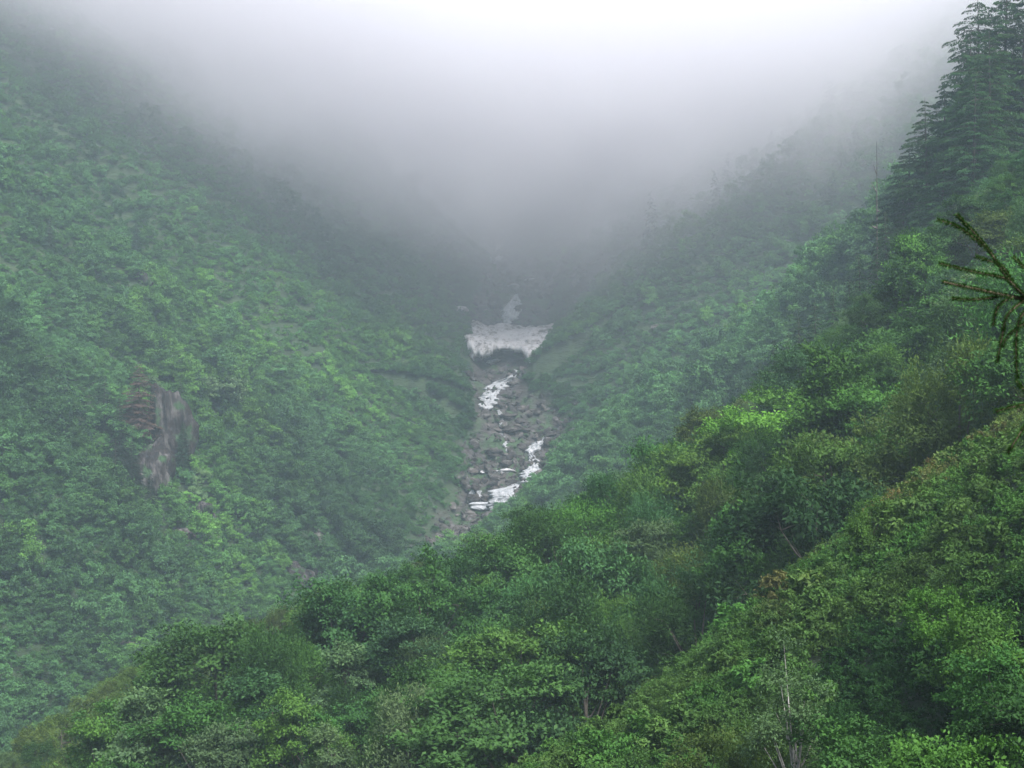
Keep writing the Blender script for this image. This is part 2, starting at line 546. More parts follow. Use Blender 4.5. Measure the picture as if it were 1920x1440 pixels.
def broadleaf(seed, R=3.6, H=8.0, base=.30, lobes=8, clumps=75, leaves=120, leaf=.26, aspect=.55, flat=.45, up=.6, droop=.1, crown_flat=1.0, sprig=.75, trunk_r=.16, fine=0.0, cone=0):
    """returns (trunk V,F), (crown V,F,rnd)"""
    r = np.random.default_rng(seed)
    zc0, zc1 = H * base, H
    # main limbs carry lobes
    sq = r.uniform(.7, 1.0)
    lob = []
    for i in range(lobes):
        an = 2 * math.pi * (i / lobes + r.uniform(-.06, .06)) * 1.0 + i * 2.4
        q = r.uniform(0, 1)
        zz = zc0 + (zc1 - zc0) * (.18 + .62 * q)
        prof = math.sqrt(max(0.05, 1 - (q * .9) ** 2)) if cone == 0 else (1.05 - q)
        rr = R * .66 * prof * r.uniform(.6, 1.25)
        lob.append((math.cos(an) * rr * 1.1, math.sin(an) * rr * 1.1 * sq, zz + r.uniform(-.08, .08) * H, R * r.uniform(.22, .46)))
    lob.append((r.uniform(-.25, .25) * R, r.uniform(-.25, .25) * R, zc1 - R * .26, R * (.32 if cone == 0 else .2)))
    lob = np.array(lob)
    # clumps on the outer, upper side of each lobe
    ci = r.integers(0, len(lob), clumps)
    d = r.normal(size=(clumps, 3)); d[:, 2] = d[:, 2] * .8 + .35
    outw = lob[ci, :3] - np.array([0, 0, H * .5]); outw[:, 2] *= .4
    d = nrm(nrm(d) + .45 * nrm(outw))
    C = lob[ci, :3] + d * (lob[ci, 3] * r.uniform(.5, 1.45, clumps))[:, None] * np.array([1, 1, .85 * crown_flat])
    cr = R * r.uniform(.13, .30, clumps)
    # sprigs in each clump, leaves along the sprigs
    nt_ = 7
    tw = r.normal(size=(clumps, nt_, 3)); tw[..., 2] = tw[..., 2] * flat + up * .45 - droop
    tw = nrm(tw + .55 * d[:, None, :])
    n = clumps * leaves
    k = np.repeat(np.arange(clumps), leaves)
    ti = r.integers(0, nt_, n)
    s = r.uniform(.05, 1, n) ** .75
    T = tw[k, ti]
    jit = r.normal(size=(n, 3)) * np.array([1, 1, flat + .25])
    P = C[k] + T * (s * cr[k] * 1.25)[:, None] * sprig + jit * (cr[k] * (.30 - .12 * s))[:, None]
    P[:, 2] -= droop * (s ** 2) * cr[k]
    D = nrm(T * .7 + r.normal(size=(n, 3)) * .55 + np.array([0, 0, -.15 if fine == 0 else .35]))
    cn = r.normal(size=(clumps, 3)) * .25
    Nn = nrm(np.array([0, 0, 1.0]) * up + d[k] * .55 + cn[k] + r.normal(size=(n, 3)) * .30)
    Ln = leaf * r.uniform(.65, 1.25, n)
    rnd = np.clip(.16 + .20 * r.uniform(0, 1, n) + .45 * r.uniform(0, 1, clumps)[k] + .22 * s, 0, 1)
    crown = leaf_cards(P, D, Nn, Ln, Ln * aspect, rnd)
    # trunk and limbs
    lean = r.uniform(-.06, .06, 2) * H
    top = np.array([lean[0], lean[1], H * .72])
    pts = [np.array([0, 0, -1.2]), np.array([0, 0, 0]), top * .35 + np.array([r.uniform(-.12, .12), 0, 0]), top * .7, top]
    parts = [tube(pts, [trunk_r * 1.35, trunk_r * 1.15, trunk_r * .85, trunk_r * .5, trunk_r * .2], 8)]
    for l in lob:
        f = r.uniform(.3, .75)
        st = top * f
        mid = (st + l[:3]) / 2 + np.array([0, 0, -.15 * R * .3])
        parts.append(tube([st, mid, l[:3]], [trunk_r * .5, trunk_r * .32, trunk_r * .12], 5))
    for j in r.choice(clumps, min(16, clumps), replace=False):
        l = lob[ci[j], :3]
        parts.append(tube([l, (l + C[j]) / 2 + np.array([0, 0, .05]), C[j]], [trunk_r * .16, trunk_r * .1, trunk_r * .05], 4))
    return join(parts), crown


def conifer(seed, H=15.0, R=3.2, whorls=26, per=8, cards=46, leaf=.55, aspect=.16, droop=.35, sparse=0.0, trunk_r=.2, base=.08, expo=.75):
    """spruce: whorls of boughs that sweep out and droop, each hung with needle sprays"""
    r = np.random.default_rng(seed)
    Ps, Ds, Ns, Ls, Rn = [], [], [], [], []
    parts = [tube([np.array([0, 0, -1.5]), np.array([0, 0, 0]), np.array([.05, 0, H * .5]), np.array([0, 0, H])], [trunk_r * 1.2, trunk_r, trunk_r * .6, .02], 8)]
    for w in range(whorls):
        q = (w + r.uniform(-.3, .3)) / whorls
        z = H * (base + (1 - base) * q)
        rr = R * (1 - max(q, 0)) ** expo * r.uniform(.8, 1.1) + .15
        m = max(4, int(per * (1 - .4 * q)))
        for b in range(m):
            if r.uniform() < sparse: continue
            an = 2 * math.pi * (b + r.uniform(-.35, .35)) / m + w * 1.3
            z = H * (base + (1 - base) * min(.98, q + r.uniform(-.8, .8) / whorls))
            L = rr * r.uniform(.5, 1.25)
            e = np.array([math.cos(an), math.sin(an), 0])
            sdv = np.array([-math.sin(an), math.cos(an), 0])
            nc = max(6, int(cards * (L / R) ** 1.1))
            s = r.uniform(.12, 1, nc) ** .7
            wdt = L * .36 * (1 - s * .75) + .08
            lat = r.uniform(-1, 1, nc)
            lift = .22 * L
            zc = z + lift * (s - s * s * (1 + droop * 2.2)) - .10 * r.uniform(0, 1, nc) * L * (1 - s * .5)
            P = e * (s * L)[:, None] + sdv * (lat * wdt)[:, None]
            P[:, 2] = zc - np.abs(lat) * wdt * .35
            slope = lift * (1 - 2 * s * (1 + droop * 2.2)) / L
            D = e * (.9) + sdv * (lat * .9)[:, None]
            D[:, 2] = slope - .15 - .25 * r.uniform(0, 1, nc)
            D = D + r.normal(size=(nc, 3)) * .32
            Ps.append(P); Ds.append(D); Ns.append(np.array([0, 0, 1.0]) + r.normal(size=(nc, 3)) * .45)
            Ls.append(leaf * r.uniform(.6, 1.2, nc) * (.55 + .45 * (1 - q))); Rn.append(np.clip(.2 + .35 * r.uniform(0, 1, nc) + .3 * r.uniform() + .15 * s, 0, 1))
            parts.append(tube([np.array([0, 0, z]), e * L * .5 + np.array([0, 0, z + lift * .2]), e * L * .92 + np.array([0, 0, z - lift * droop * 1.6])], [.05 * (1 - q) + .015, .025, .01], 3))
    P = np.concatenate(Ps); D = np.concatenate(Ds); Nn = np.concatenate(Ns); Ln = np.concatenate(Ls); Rn = np.concatenate(Rn)
    return join(parts), leaf_cards(P, nrm(D), nrm(Nn), Ln, Ln * aspect + .06, Rn)


# ------------------------------------------------------------------ where everything grows
RIB_LINE = [(-3000, 3560), (920, 1440), (1100, 1345), (1250, 1250), (1400, 1140), (1500, 1058), (1600, 985), (1700, 903), (1800, 835), (1920, 755), (4000, -600)]


def project(P):
    P = np.asarray(P, float)
    y = np.maximum(P[..., 1], .1)
    return 960 + P[..., 0] / y * FPX, 720 - P[..., 2] / y * FPX


def below_rib(px, py):
    lx = np.array([a for a, _ in RIB_LINE], float); ly = np.array([b for _, b in RIB_LINE], float)
    return py - np.interp(px, lx, ly)


def jitter_grid(x0, x1, y0, y1, s, r):
    gx = np.arange(x0, x1, s); gy = np.arange(y0, y1, s)
    X, Y = np.meshgrid(gx, gy)
    X = X + (np.arange(len(gy)) % 2)[:, None] * s * .5
    X = X + r.uniform(-.42, .42, X.shape) * s; Y = Y + r.uniform(-.42, .42, Y.shape) * s
    return X.ravel(), Y.ravel()


def in_view(x, y, z, mx=.36, mlow=-.30, mhigh=.30):
    yy = np.maximum(y, 1)
    return (np.abs(x / yy) < mx) & (z / yy > mlow) & (z / yy < mhigh)


def line_clear(x, y, z, slack):
    """True where the terrain does not rise more than `slack` above the sight line"""
    worst = np.full(x.shape, -1e9)
    for f in np.linspace(.12, .985, 46):
        worst = np.maximum(worst, terrain_z(x * f, y * f) - z * f)
    return worst < slack


def is_near(x, y):
    return near_z(x, y) > valley_z(x, y)


def clear_zone(x, y):
    """places where no tree stands: the bed, the bare slopes beside it"""
    return rock_mask(x, y) > .45


GREEN = {
    'mid-green': (.038, .094, .024), 'fresh green': (.058, .132, .026), 'lime-green': (.088, .185, .028), 'olive-green': (.062, .098, .024),
    'blue-green': (.038, .094, .034), 'dark green': (.027, .068, .023), 'grey-green': (.070, .116, .054), 'yellow-green': (.085, .145, .028),
}
GN_ = list(GREEN)


def tint_of(name, r, amt=.16):
    c = np.array(GREEN[name]) * np.exp(r.normal() * amt)
    return np.clip(c * np.exp(r.normal(size=3) * .05), 0, 1)


def scatter(name, meshes, pts, tint, scale, rot, idx, mat, label=None):
    """one object of kind stuff: a geometry-nodes scatter of plants over points"""
    coll = bpy.data.collections.new(name + '_plants')
    for k, me in enumerate(meshes):
        o = bpy.data.objects.new('%s_plant_%02d' % (name, k), me)
        coll.objects.link(o)
    me = bpy.data.meshes.new(name)
    me.vertices.add(len(pts))
    me.vertices.foreach_set('co', np.asarray(pts, np.float32).ravel())
    a = me.attributes.new('tint', 'FLOAT_COLOR', 'POINT'); a.data.foreach_set('color', np.concatenate([tint, np.ones((len(pts), 1))], 1).astype(np.float32).ravel())
    a = me.attributes.new('size', 'FLOAT_VECTOR', 'POINT'); a.data.foreach_set('vector', np.asarray(scale, np.float32).ravel())
    a = me.attributes.new('turn', 'FLOAT_VECTOR', 'POINT'); a.data.foreach_set('vector', np.asarray(rot, np.float32).ravel())
    a = me.attributes.new('pick', 'INT', 'POINT'); a.data.foreach_set('value', np.asarray(idx, np.int32))
    ob = link(name, me)
    ng = bpy.data.node_groups.new(name + '_scatter', 'GeometryNodeTree')
    ng.interface.new_socket('Geometry', in_out='INPUT', socket_type='NodeSocketGeometry')
    ng.interface.new_socket('Geometry', in_out='OUTPUT', socket_type='NodeSocketGeometry')
    gi = ng.nodes.new('NodeGroupInput'); go = ng.nodes.new('NodeGroupOutput')
    ci = ng.nodes.new('GeometryNodeCollectionInfo')
    ci.inputs['Collection'].default_value = coll
    ci.inputs['Separate Children'].default_value = True
    ci.inputs['Reset Children'].default_value = True
    ip = ng.nodes.new('GeometryNodeInstanceOnPoints')
    ip.inputs['Pick Instance'].default_value = True

    def na(n_, typ):
        q = ng.nodes.new('GeometryNodeInputNamedAttribute'); q.data_type = typ; q.inputs['Name'].default_value = n_
        return next(s for s in q.outputs if s.enabled and s.name == 'Attribute')
    L = ng.links.new
    L(gi.outputs[0], ip.inputs['Points']); L(ci.outputs[0], ip.inputs['Instance'])
    L(na('pick', 'INT'), ip.inputs['Instance Index'])
    L(na('turn', 'FLOAT_VECTOR'), ip.inputs['Rotation'])
    L(na('size', 'FLOAT_VECTOR'), ip.inputs['Scale'])
    L(ip.outputs[0], go.inputs[0])
    md = ob.modifiers.new('scatter', 'NODES'); md.node_group = ng
    setp(ob, kind='stuff', label=label)
    return ob


def crown_mesh(name, c, mat):
    return make_mesh(name, c[0], c[1], mat, rnd=c[2])


# ---- the far forest on both valley walls
def build_far_forest():
    r = np.random.default_rng(21)
    kinds = []
    for k in range(4):
        kinds.append(broadleaf(100 + k, R=3.3, H=5.6, base=.1, lobes=8, clumps=64, leaves=64, leaf=.31, aspect=.6, flat=.5)[1])
    for k in range(2):
        kinds.append(broadleaf(110 + k, R=3.6, H=4.4, base=.1, lobes=8, clumps=60, leaves=64, leaf=.32, aspect=.6, flat=.3, up=.9, crown_flat=.6)[1])
    for k in range(2):
        kinds.append(broadleaf(120 + k, R=2.6, H=3.0, base=.05, lobes=6, clumps=46, leaves=56, leaf=.27, aspect=.6, flat=.6)[1])
    kinds.append(conifer(130, H=11, R=2.6, whorls=16, per=7, cards=16, leaf=.9, aspect=.22)[1])
    meshes = [crown_mesh('crown', c, M_LEAF_I) for c in kinds]
    xs, ys = [], []
    for (y0, y1, s) in ((180, 330, 3.5), (330, 470, 3.5), (470, 600, 3.5), (600, 760, 5.5)):
        x, y = jitter_grid(-300, 240, y0, y1, s, r); xs.append(x); ys.append(y)
    x = np.concatenate(xs); y = np.concatenate(ys)
    near = is_near(x, y)
    z = terrain_z(x, y)
    k = ~near & ~clear_zone(x, y) & in_view(x, y, z, .37, -.33, .31)
    x, y, z = x[k], y[k], z[k]
    k = line_clear(x, y, z + 6, 9.0)
    x, y, z = x[k], y[k], z[k]
    k = outcrop_free(x, y)
    x, y, z = x[k], y[k], z[k]
    n = len(x)
    print('far forest', n)
    sp = fbm(x / 38, y / 38, 201, 3)
    idx = r.choice([0, 1, 2, 3, 4, 5, 6, 7], n, p=[.17, .17, .16, .16, .1, .1, .07, .07])
    shr = (fbm(x / 55, y / 55, 301, 2) > .35) | ((y > 440) & (r.uniform(size=n) < .6))
    idx = np.where(shr, r.choice([6, 7, 5], n), idx)
    side, d, zb, hw = bed_query(x, y)
    con = (fbm(x / 20, y / 20, 401, 2) > .55) & (r.uniform(size=n) < .16) & (d > 45)
    idx = np.where(con, 8, idx)
    sc = r.uniform(.65, 1.0, n) * (1 + .75 * r.uniform(0, 1, n) ** 3) * 1.05 * (1 - .28 * (y > 450)) * np.where(y > 405, np.clip((d - hw + 5) / 24, .38, 1), 1.0)
    pal = np.array([GREEN['mid-green'], GREEN['blue-green'], GREEN['fresh green'], GREEN['grey-green'], GREEN['dark green']])
    pick = np.clip(((sp + r.normal(size=n) * .5) * 1.3 + 1.7).astype(int), 0, 4)
    tint = pal[np.array([4, 1, 0, 2, 3])[pick]] * np.exp(r.normal(size=n) * .13)[:, None]
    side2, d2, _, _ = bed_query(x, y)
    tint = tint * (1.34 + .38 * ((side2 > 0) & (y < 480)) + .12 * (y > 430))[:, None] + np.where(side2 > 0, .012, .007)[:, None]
    fold = fbm(y / 40 + x / 70, x / 170 - y / 300, 777, 3)          # belts of darker and lighter growth, with shade of the folds painted in
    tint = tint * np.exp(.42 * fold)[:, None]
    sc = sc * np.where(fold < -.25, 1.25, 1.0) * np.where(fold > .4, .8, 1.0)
    tint = np.where(con[:, None], np.array([[.022, .05, .028]]), tint)
    pts = np.stack([x, y, z - .7], 1)
    rot = np.stack([r.uniform(-.1, .1, n), r.uniform(-.1, .1, n), r.uniform(0, 6.28, n)], 1)
    S = np.stack([sc, sc, sc * r.uniform(.85, 1.25, n)], 1)
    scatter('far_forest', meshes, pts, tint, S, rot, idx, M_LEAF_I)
    # the low scrub that closes the gaps between the crowns
    x, y = jitter_grid(-270, 200, 225, 620, 2.3, r)
    x2, y2 = jitter_grid(-110, 90, 400, 620, 1.1, r)
    st = np.hypot(terrain_z(x2 + .8, y2) - terrain_z(x2 - .8, y2), terrain_z(x2, y2 + .8) - terrain_z(x2, y2 - .8)) / 1.6
    k = (st > 1.35) & (r.uniform(size=len(x2)) < np.clip((st - 1.2) / 1.5, .15, .9))
    x3, y3 = jitter_grid(-60, 50, 425, 560, .5, r)
    s3 = np.hypot(terrain_z(x3 + .4, y3) - terrain_z(x3 - .4, y3), terrain_z(x3, y3 + .4) - terrain_z(x3, y3 - .4)) / .8
    q = (s3 > 2.2) & (r.uniform(size=len(x3)) < .75)
    x = np.concatenate([x, x2[k], x3[q]]); y = np.concatenate([y, y2[k], y3[q]])
    z = terrain_z(x, y)
    k = ~is_near(x, y) & in_view(x, y, z, .36, -.36, .27) & ((rock_mask(x, y) < .3) | (r.uniform(size=len(x)) < .10))
    x, y, z = x[k], y[k], z[k]
    k = line_clear(x, y, z + 3, 4.0)
    x, y, z = x[k], y[k], z[k]
    k = outcrop_free(x, y) | (r.uniform(size=len(x)) < .4)
    x, y, z = x[k], y[k], z[k]
    n = len(x); print('scrub', n)
    sc = r.uniform(.38, .72, n) * np.where(rock_mask(x, y) > .3, .5, 1)
    pick = np.clip(((fbm(x / 20, y / 20, 205, 2) + r.normal(size=n) * .4) * 1.3 + 1.7).astype(int), 0, 4)
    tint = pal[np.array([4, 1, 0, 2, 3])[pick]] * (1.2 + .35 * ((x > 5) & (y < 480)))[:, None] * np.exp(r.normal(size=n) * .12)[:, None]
    tint = tint * np.exp(.42 * fbm(y / 40 + x / 70, x / 170 - y / 300, 777, 3))[:, None]  # same belts in the scrub: growth tone plus painted shade of the folds
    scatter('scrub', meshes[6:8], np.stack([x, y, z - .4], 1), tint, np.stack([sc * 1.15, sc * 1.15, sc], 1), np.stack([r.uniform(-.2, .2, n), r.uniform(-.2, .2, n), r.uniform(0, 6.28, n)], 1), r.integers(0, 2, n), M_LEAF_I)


# crags on the left wall: photo pixel of the middle, half width and height in metres, kind
CRAGS = [(316, 850, 6.8, 26, 'crag'), (280, 905, 6.0, 19, 'crag'), (382, 965, 3.6, 8.5, 'crag'), (345, 1000, 3.0, 5, 'crag'), (600, 1022, 2.6, 8, 'pale'), (590, 1075, 4.2, 8, 'crag'), (555, 1080, 4.0, 8, 'crag'),
         (232, 1204, 3.2, 1.3, 'pale'), (262, 528, 3.0, 6, 'crag'), (1228, 613, 1.6, 2.2, 'pale')]
OUTCROP_PX = []
for _c in CRAGS:
    _p = ray_ground(_c[0], _c[1] + 10, 250)
    OUTCROP_PX.append((_p[0] + .0, _p[1] - 2.5, _c[2] * .42 + .3))
_p = ray_ground(268, 800, 250)
OUTCROP_PX.append((_p[0], _p[1] - 4, 4.0))


def outcrop_free(x, y):
    ok = np.ones(x.shape, bool)
    for (a, b, rad) in OUTCROP_PX:
        ok &= ((x - a) ** 2 + ((y - b) * .8) ** 2) > rad * rad
    return ok


# ---- prototypes of the near plants (each a trunk mesh and a crown mesh)
def protos():
    P = {}

    def add(key, trunk, crown, bark=None):
        tm = make_mesh(key + '_trunk', trunk[0], trunk[1], bark or M_BARK, smooth=True)
        cm = crown_mesh(key + '_crown', crown, M_LEAF)
        cf = cm.copy(); cf.materials.clear(); cf.materials.append(M_LEAF_I)
        P.setdefault(key, []).append((tm, cm, cf))
    for k in range(4):
        add('round', *broadleaf(10 + k, R=3.7, H=8.0, lobes=9, clumps=120, leaves=130, leaf=.22, flat=.55))
    for k in range(3):
        add('layered', *broadleaf(20 + k, R=4.0, H=7.6, lobes=10, clumps=120, leaves=125, leaf=.23, flat=.16, up=1.0, crown_flat=.6, sprig=1.15))
    for k in range(3):
        add('feathery', *broadleaf(30 + k, R=3.2, H=7.4, lobes=9, clumps=125, leaves=130, leaf=.23, aspect=.28, flat=.95, up=.3, droop=-.25, sprig=1.1, fine=1))
    for k in range(3):
        add('bushy', *broadleaf(40 + k, R=2.5, H=4.2, base=.1, lobes=7, clumps=85, leaves=120, leaf=.18, aspect=.45, flat=.8, up=.5, droop=-.12, sprig=1.0, trunk_r=.08))
    for k in range(2):
        add('conical', *broadleaf(70 + k, R=2.6, H=8.5, base=.12, lobes=14, clumps=120, leaves=120, leaf=.22, aspect=.5, flat=.5, up=.6, sprig=1.1, cone=1))
    add('slender', *broadleaf(50, R=2.3, H=13.0, base=.22, lobes=15, clumps=120, leaves=75, leaf=.19, aspect=.5, flat=.8, sprig=1.3, trunk_r=.15), bark=M_BARK_PALE)
    for k in range(2):
        add('spruce', *conifer(60 + k, H=17, R=3.6, whorls=34, per=10, cards=60))
    add('spruce_broad', *conifer(65, H=21, R=6.0, whorls=30, per=11, cards=230, leaf=.42, aspect=.22, droop=.22, trunk_r=.34, expo=.5))
    add('spruce_broad', *conifer(66, H=21, R=5.4, whorls=28, per=11, cards=230, leaf=.42, aspect=.22, droop=.16, trunk_r=.34, expo=.55))
    return P


PR = protos()
SHAPE_R = {'conical': (2.6, 8.5), 'round': (3.9, 8.0), 'layered': (4.3, 7.4), 'feathery': (3.5, 7.6), 'bushy': (2.7, 4.3), 'slender': (2.3, 13.0), 'spruce': (3.0, 17.0), 'spruce_broad': (5.2, 21.0)}
SHAPE_WORD = {'conical': 'conical', 'round': 'round-crowned', 'layered': 'tiered', 'feathery': 'feathery', 'bushy': 'low bushy', 'slender': 'slender'}


def near_plants():
    """list of dicts: x y z shape colour scale"""
    r = np.random.default_rng(5)
    out = []

    CR = np.array([(-400, 1620), (0, 1400), (150, 1305), (300, 1185), (420, 1120), (550, 1095), (700, 1065), (850, 1022), (925, 992), (1000, 936), (1150, 865), (1300, 790), (1430, 715), (1560, 610), (1640, 540), (1720, 420), (1920, 270), (2400, 100)], float)

    def put(x, y, shape, colour, s, zoff=0.0):
        z = float(terrain_z(np.array([x]), np.array([y]))[0]) - .15 + zoff
        if 'spruce' not in shape:
            # trees stay below the line of the spur crest
            px_ = 960 + x / y * FPX
            lim = np.interp(px_, CR[:, 0], CR[:, 1]) + r.uniform(-6, 26)
            room = (720 - lim) / FPX * y - z
            Hs = SHAPE_R[shape][1] * 1.08
            if room < Hs * s:
                if room < 1.6: return
                s = max(room / Hs, .3)
                if s < .5 and shape != 'bushy': shape = 'bushy'; s = max(min(room / (4.3 * 1.08), 1.5), .4)
        out.append(dict(x=float(x), y=float(y), z=z, shape=shape, colour=colour, s=float(s)))

    def put_px(px, py_top, d, shape, colour, s, zoff=None):
        """a plant whose top shows at the photo pixel, standing on the hillside at distance d"""
        x = (px - 960) / FPX * d
        put(x, d, shape, colour, s)
    hand = [
        # on the near rib, lower right of the photo
        (1480, 1050, 55, 'slender', 'grey-green', .62), (1600, 1100, 52, 'round', 'mid-green', .78), (1700, 1080, 50, 'round', 'mid-green', .62),
        (1570, 1250, 44, 'round', 'dark green', .45), (1760, 1210, 42, 'round', 'fresh green', .66), (1860, 1290, 38, 'round', 'mid-green', .45),
        (1900, 1080, 50, 'round', 'mid-green', .60), (1830, 1010, 56, 'bushy', 'fresh green', .85), (1950, 1200, 42, 'round', 'dark green', .55),
        (1700, 1330, 37, 'bushy', 'mid-green', .6), (1880, 1400, 30, 'bushy', 'fresh green', .5), (1420, 1250, 58, 'feathery', 'olive-green', .50),
        (1330, 1330, 60, 'bushy', 'olive-green', .7), (1500, 1380, 47, 'bushy', 'olive-green', .6), (1230, 1400, 62, 'bushy', 'yellow-green', .5),
        (1770, 1100, 62, 'bushy', 'fresh green', .7), (1640, 1020, 78, 'bushy', 'fresh green', .6),
        # just behind the rib
        (1300, 1170, 98, 'bushy', 'yellow-green', .8), (1390, 1060, 104, 'bushy', 'blue-green', 1.15), (1540, 960, 106, 'bushy', 'lime-green', 1.1), (1500, 985, 104, 'bushy', 'lime-green', .9),
        (1650, 850, 114, 'round', 'mid-green', .85), (1130, 1170, 112, 'round', 'mid-green', .95), (1150, 1110, 125, 'feathery', 'fresh green', .9), (880, 1180, 104, 'round', 'mid-green', 1.35),
        (760, 1210, 108, 'feathery', 'grey-green', 1.1), (1100, 1230, 100, 'layered', 'blue-green', 1.15), (960, 1180, 118, 'feathery', 'olive-green', 1.1),
        # the bright tree below the conifers and its neighbours
        (1440, 760, 152, 'layered', 'lime-green', 1.5), (1350, 790, 152, 'layered', 'lime-green', 1.35), (1505, 750, 158, 'layered', 'lime-green', 1.3), (1400, 840, 146, 'layered', 'fresh green', 1.1),
        (1450, 850, 136, 'feathery', 'olive-green', 1.0), (1530, 620, 205, 'round', 'grey-green', 1.2), (1590, 590, 208, 'round', 'grey-green', 1.1),
        (1800, 600, 165, 'layered', 'blue-green', 1.2), (1870, 640, 150, 'layered', 'blue-green', 1.2), (1750, 660, 160, 'round', 'mid-green', 1.1),
    ]
    for (px, py, d, sh, co, s) in hand:
        put_px(px, py, d, sh, co, s)
    # conifers along the crest on the right
    for (px, d, s, sh) in ((1425, 232, .58, 'spruce'), (1450, 236, .78, 'spruce'), (1478, 238, .70, 'spruce'), (1502, 240, .9, 'spruce'), (1532, 244, .88, 'spruce'), (1560, 246, .98, 'spruce'), (1592, 250, .92, 'spruce'), (1618, 246, .85, 'spruce'),
                           (1645, 238, .80, 'spruce'), (1665, 242, .92, 'spruce'), (1685, 236, .88, 'spruce'), (1655, 250, .9, 'spruce'), (1700, 246, 1.0, 'spruce'),
                           (1735, 252, 1.12, 'spruce_broad'), (1770, 246, 1.2, 'spruce_broad'), (1800, 256, 1.2, 'spruce_broad'), (1832, 244, 1.35, 'spruce_broad'), (1868, 250, 1.5, 'spruce_broad'), (1905, 243, 1.5, 'spruce_broad'),
                           (1885, 232, 1.2, 'spruce_broad'), (1940, 240, 1.6, 'spruce_broad'), (1850, 228, 1.0, 'spruce_broad'), (1790, 232, .9, 'spruce_broad')):
        if sh == 'spruce_broad': px -= 28; s *= 1.08
        put_px(px, 0, d, sh, 'dark green', s)
    H = [(p['x'], p['y'], SHAPE_R[p['shape']][0] * p['s']) for p in out]
    # the rest of the wood on the near hillside
    xs, ys = [], []
    for (y0, y1, s) in ((88, 135, 4.9), (135, 180, 5.2), (180, 262, 5.0)):
        x, y = jitter_grid(-95, 100, y0, y1, s, r); xs.append(x); ys.append(y)
    x = np.concatenate(xs); y = np.concatenate(ys)
    z = terrain_z(x, y)
    k = is_near(x, y) & in_view(x, y, z, .355, -.29, .30)
    x, y, z = x[k], y[k], z[k]
    k = line_clear(x, y, z + 6, 4.0); x, y, z = x[k], y[k], z[k]
    px, py = project(np.stack([x, y, z + 1], -1))
    keep = ~((below_rib(px, py) > -6) & (y < 97))
    for i in np.nonzero(keep)[0]:
        if any((x[i] - a) ** 2 + (y[i] - b) ** 2 < (rr * .8) ** 2 for a, b, rr in H): continue
        crest_left = (px[i] < 620) and (y[i] > 150)
        u = fbm(x[i] / 22, y[i] / 22, 501, 2) + r.normal() * .35
        if crest_left:
            sh = r.choice(['bushy', 'bushy', 'feathery', 'bushy']); co = r.choice(['olive-green', 'olive-green', 'yellow-green', 'grey-green', 'mid-green'], p=[.42, .2, .12, .12, .14]); s = r.uniform(.95, 1.6)
            if sh == 'feathery': s *= .6
        elif py[i] > 1180 and px[i] < 1000:
            sh = r.choice(['round', 'round', 'feathery', 'layered']); co = r.choice(['mid-green', 'fresh green', 'blue-green', 'grey-green'], p=[.4, .25, .15, .2]); s = r.uniform(.85, 1.5)
        else:
            sh = ['round', 'layered', 'feathery', 'bushy'][int(np.clip((u + 1.1) * 1.9, 0, 3))]
            co = r.choice(['mid-green', 'fresh green', 'blue-green', 'olive-green', 'dark green', 'grey-green'], p=[.34, .17, .16, .13, .1, .1]); s = r.uniform(.8, 1.4)
            if sh == 'bushy': s *= 1.35
        s *= r.choice([.72, 1.0, 1.22], p=[.3, .5, .2])
        if y[i] > 178: s = min(s, r.uniform(.6, .85) * (1.35 if sh == 'bushy' else 1))
        if sh != 'bushy' and r.uniform() < .2: sh = 'conical'
        put(x[i], y[i], sh, co, s)
    return out


def visible_share(plants, step=4):
    """how many pixels of a coarse picture each plant shows, and where"""
    w, h = int(W0 / step), int(H0 / step)
    buf = np.full((h, w), -1, int)
    order = sorted(range(len(plants)), key=lambda i: plants[i]['y'])
    for i in order:
        p = plants[i]; R, Hh = SHAPE_R[p['shape']]
        R *= p['s']; Hh *= p['s']
        px, py = project(np.array([p['x'], p['y'], p['z'] + Hh * .58]))
        rx = R / p['y'] * FPX * .92; ry = Hh * .46 / p['y'] * FPX
        x0, x1 = int(max(0, (px - rx) / step)), int(min(w, (px + rx) / step + 1))
        y0, y1 = int(max(0, (py - ry) / step)), int(min(h, (py + ry) / step + 1))
        if x0 >= x1 or y0 >= y1: continue
        yy, xx = np.mgrid[y0:y1, x0:x1]
        m = (((xx + .5) * step - px) / rx) ** 2 + (((yy + .5) * step - py) / ry) ** 2 < 1
        if 'spruce' in p['shape']:
            m &= np.abs((xx + .5) * step - px) < rx * np.clip(((yy + .5) * step - (py - ry)) / (2 * ry), 0.05, 1)
        sub = buf[y0:y1, x0:x1]
        sub[m & (sub < 0)] = i
    cnt = np.bincount(buf[buf >= 0], minlength=len(plants))
    cx = np.zeros(len(plants)); cy_ = np.zeros(len(plants))
    yy, xx = np.mgrid[0:h, 0:w]
    v = buf >= 0
    np.add.at(cx, buf[v], xx[v] * step); np.add.at(cy_, buf[v], yy[v] * step)
    c = np.maximum(cnt, 1)
    return cnt, cx / c, cy_ / c


XW = ['at left edge', 'at far left', 'at left', 'left of centre', 'slightly left', 'slightly right', 'right of centre', 'at right', 'at far right', 'at right edge']
YW = ['near top', 'high up', 'above mid-height', 'at mid-height', 'below mid-height', 'low down', 'near bottom', 'at bottom edge']


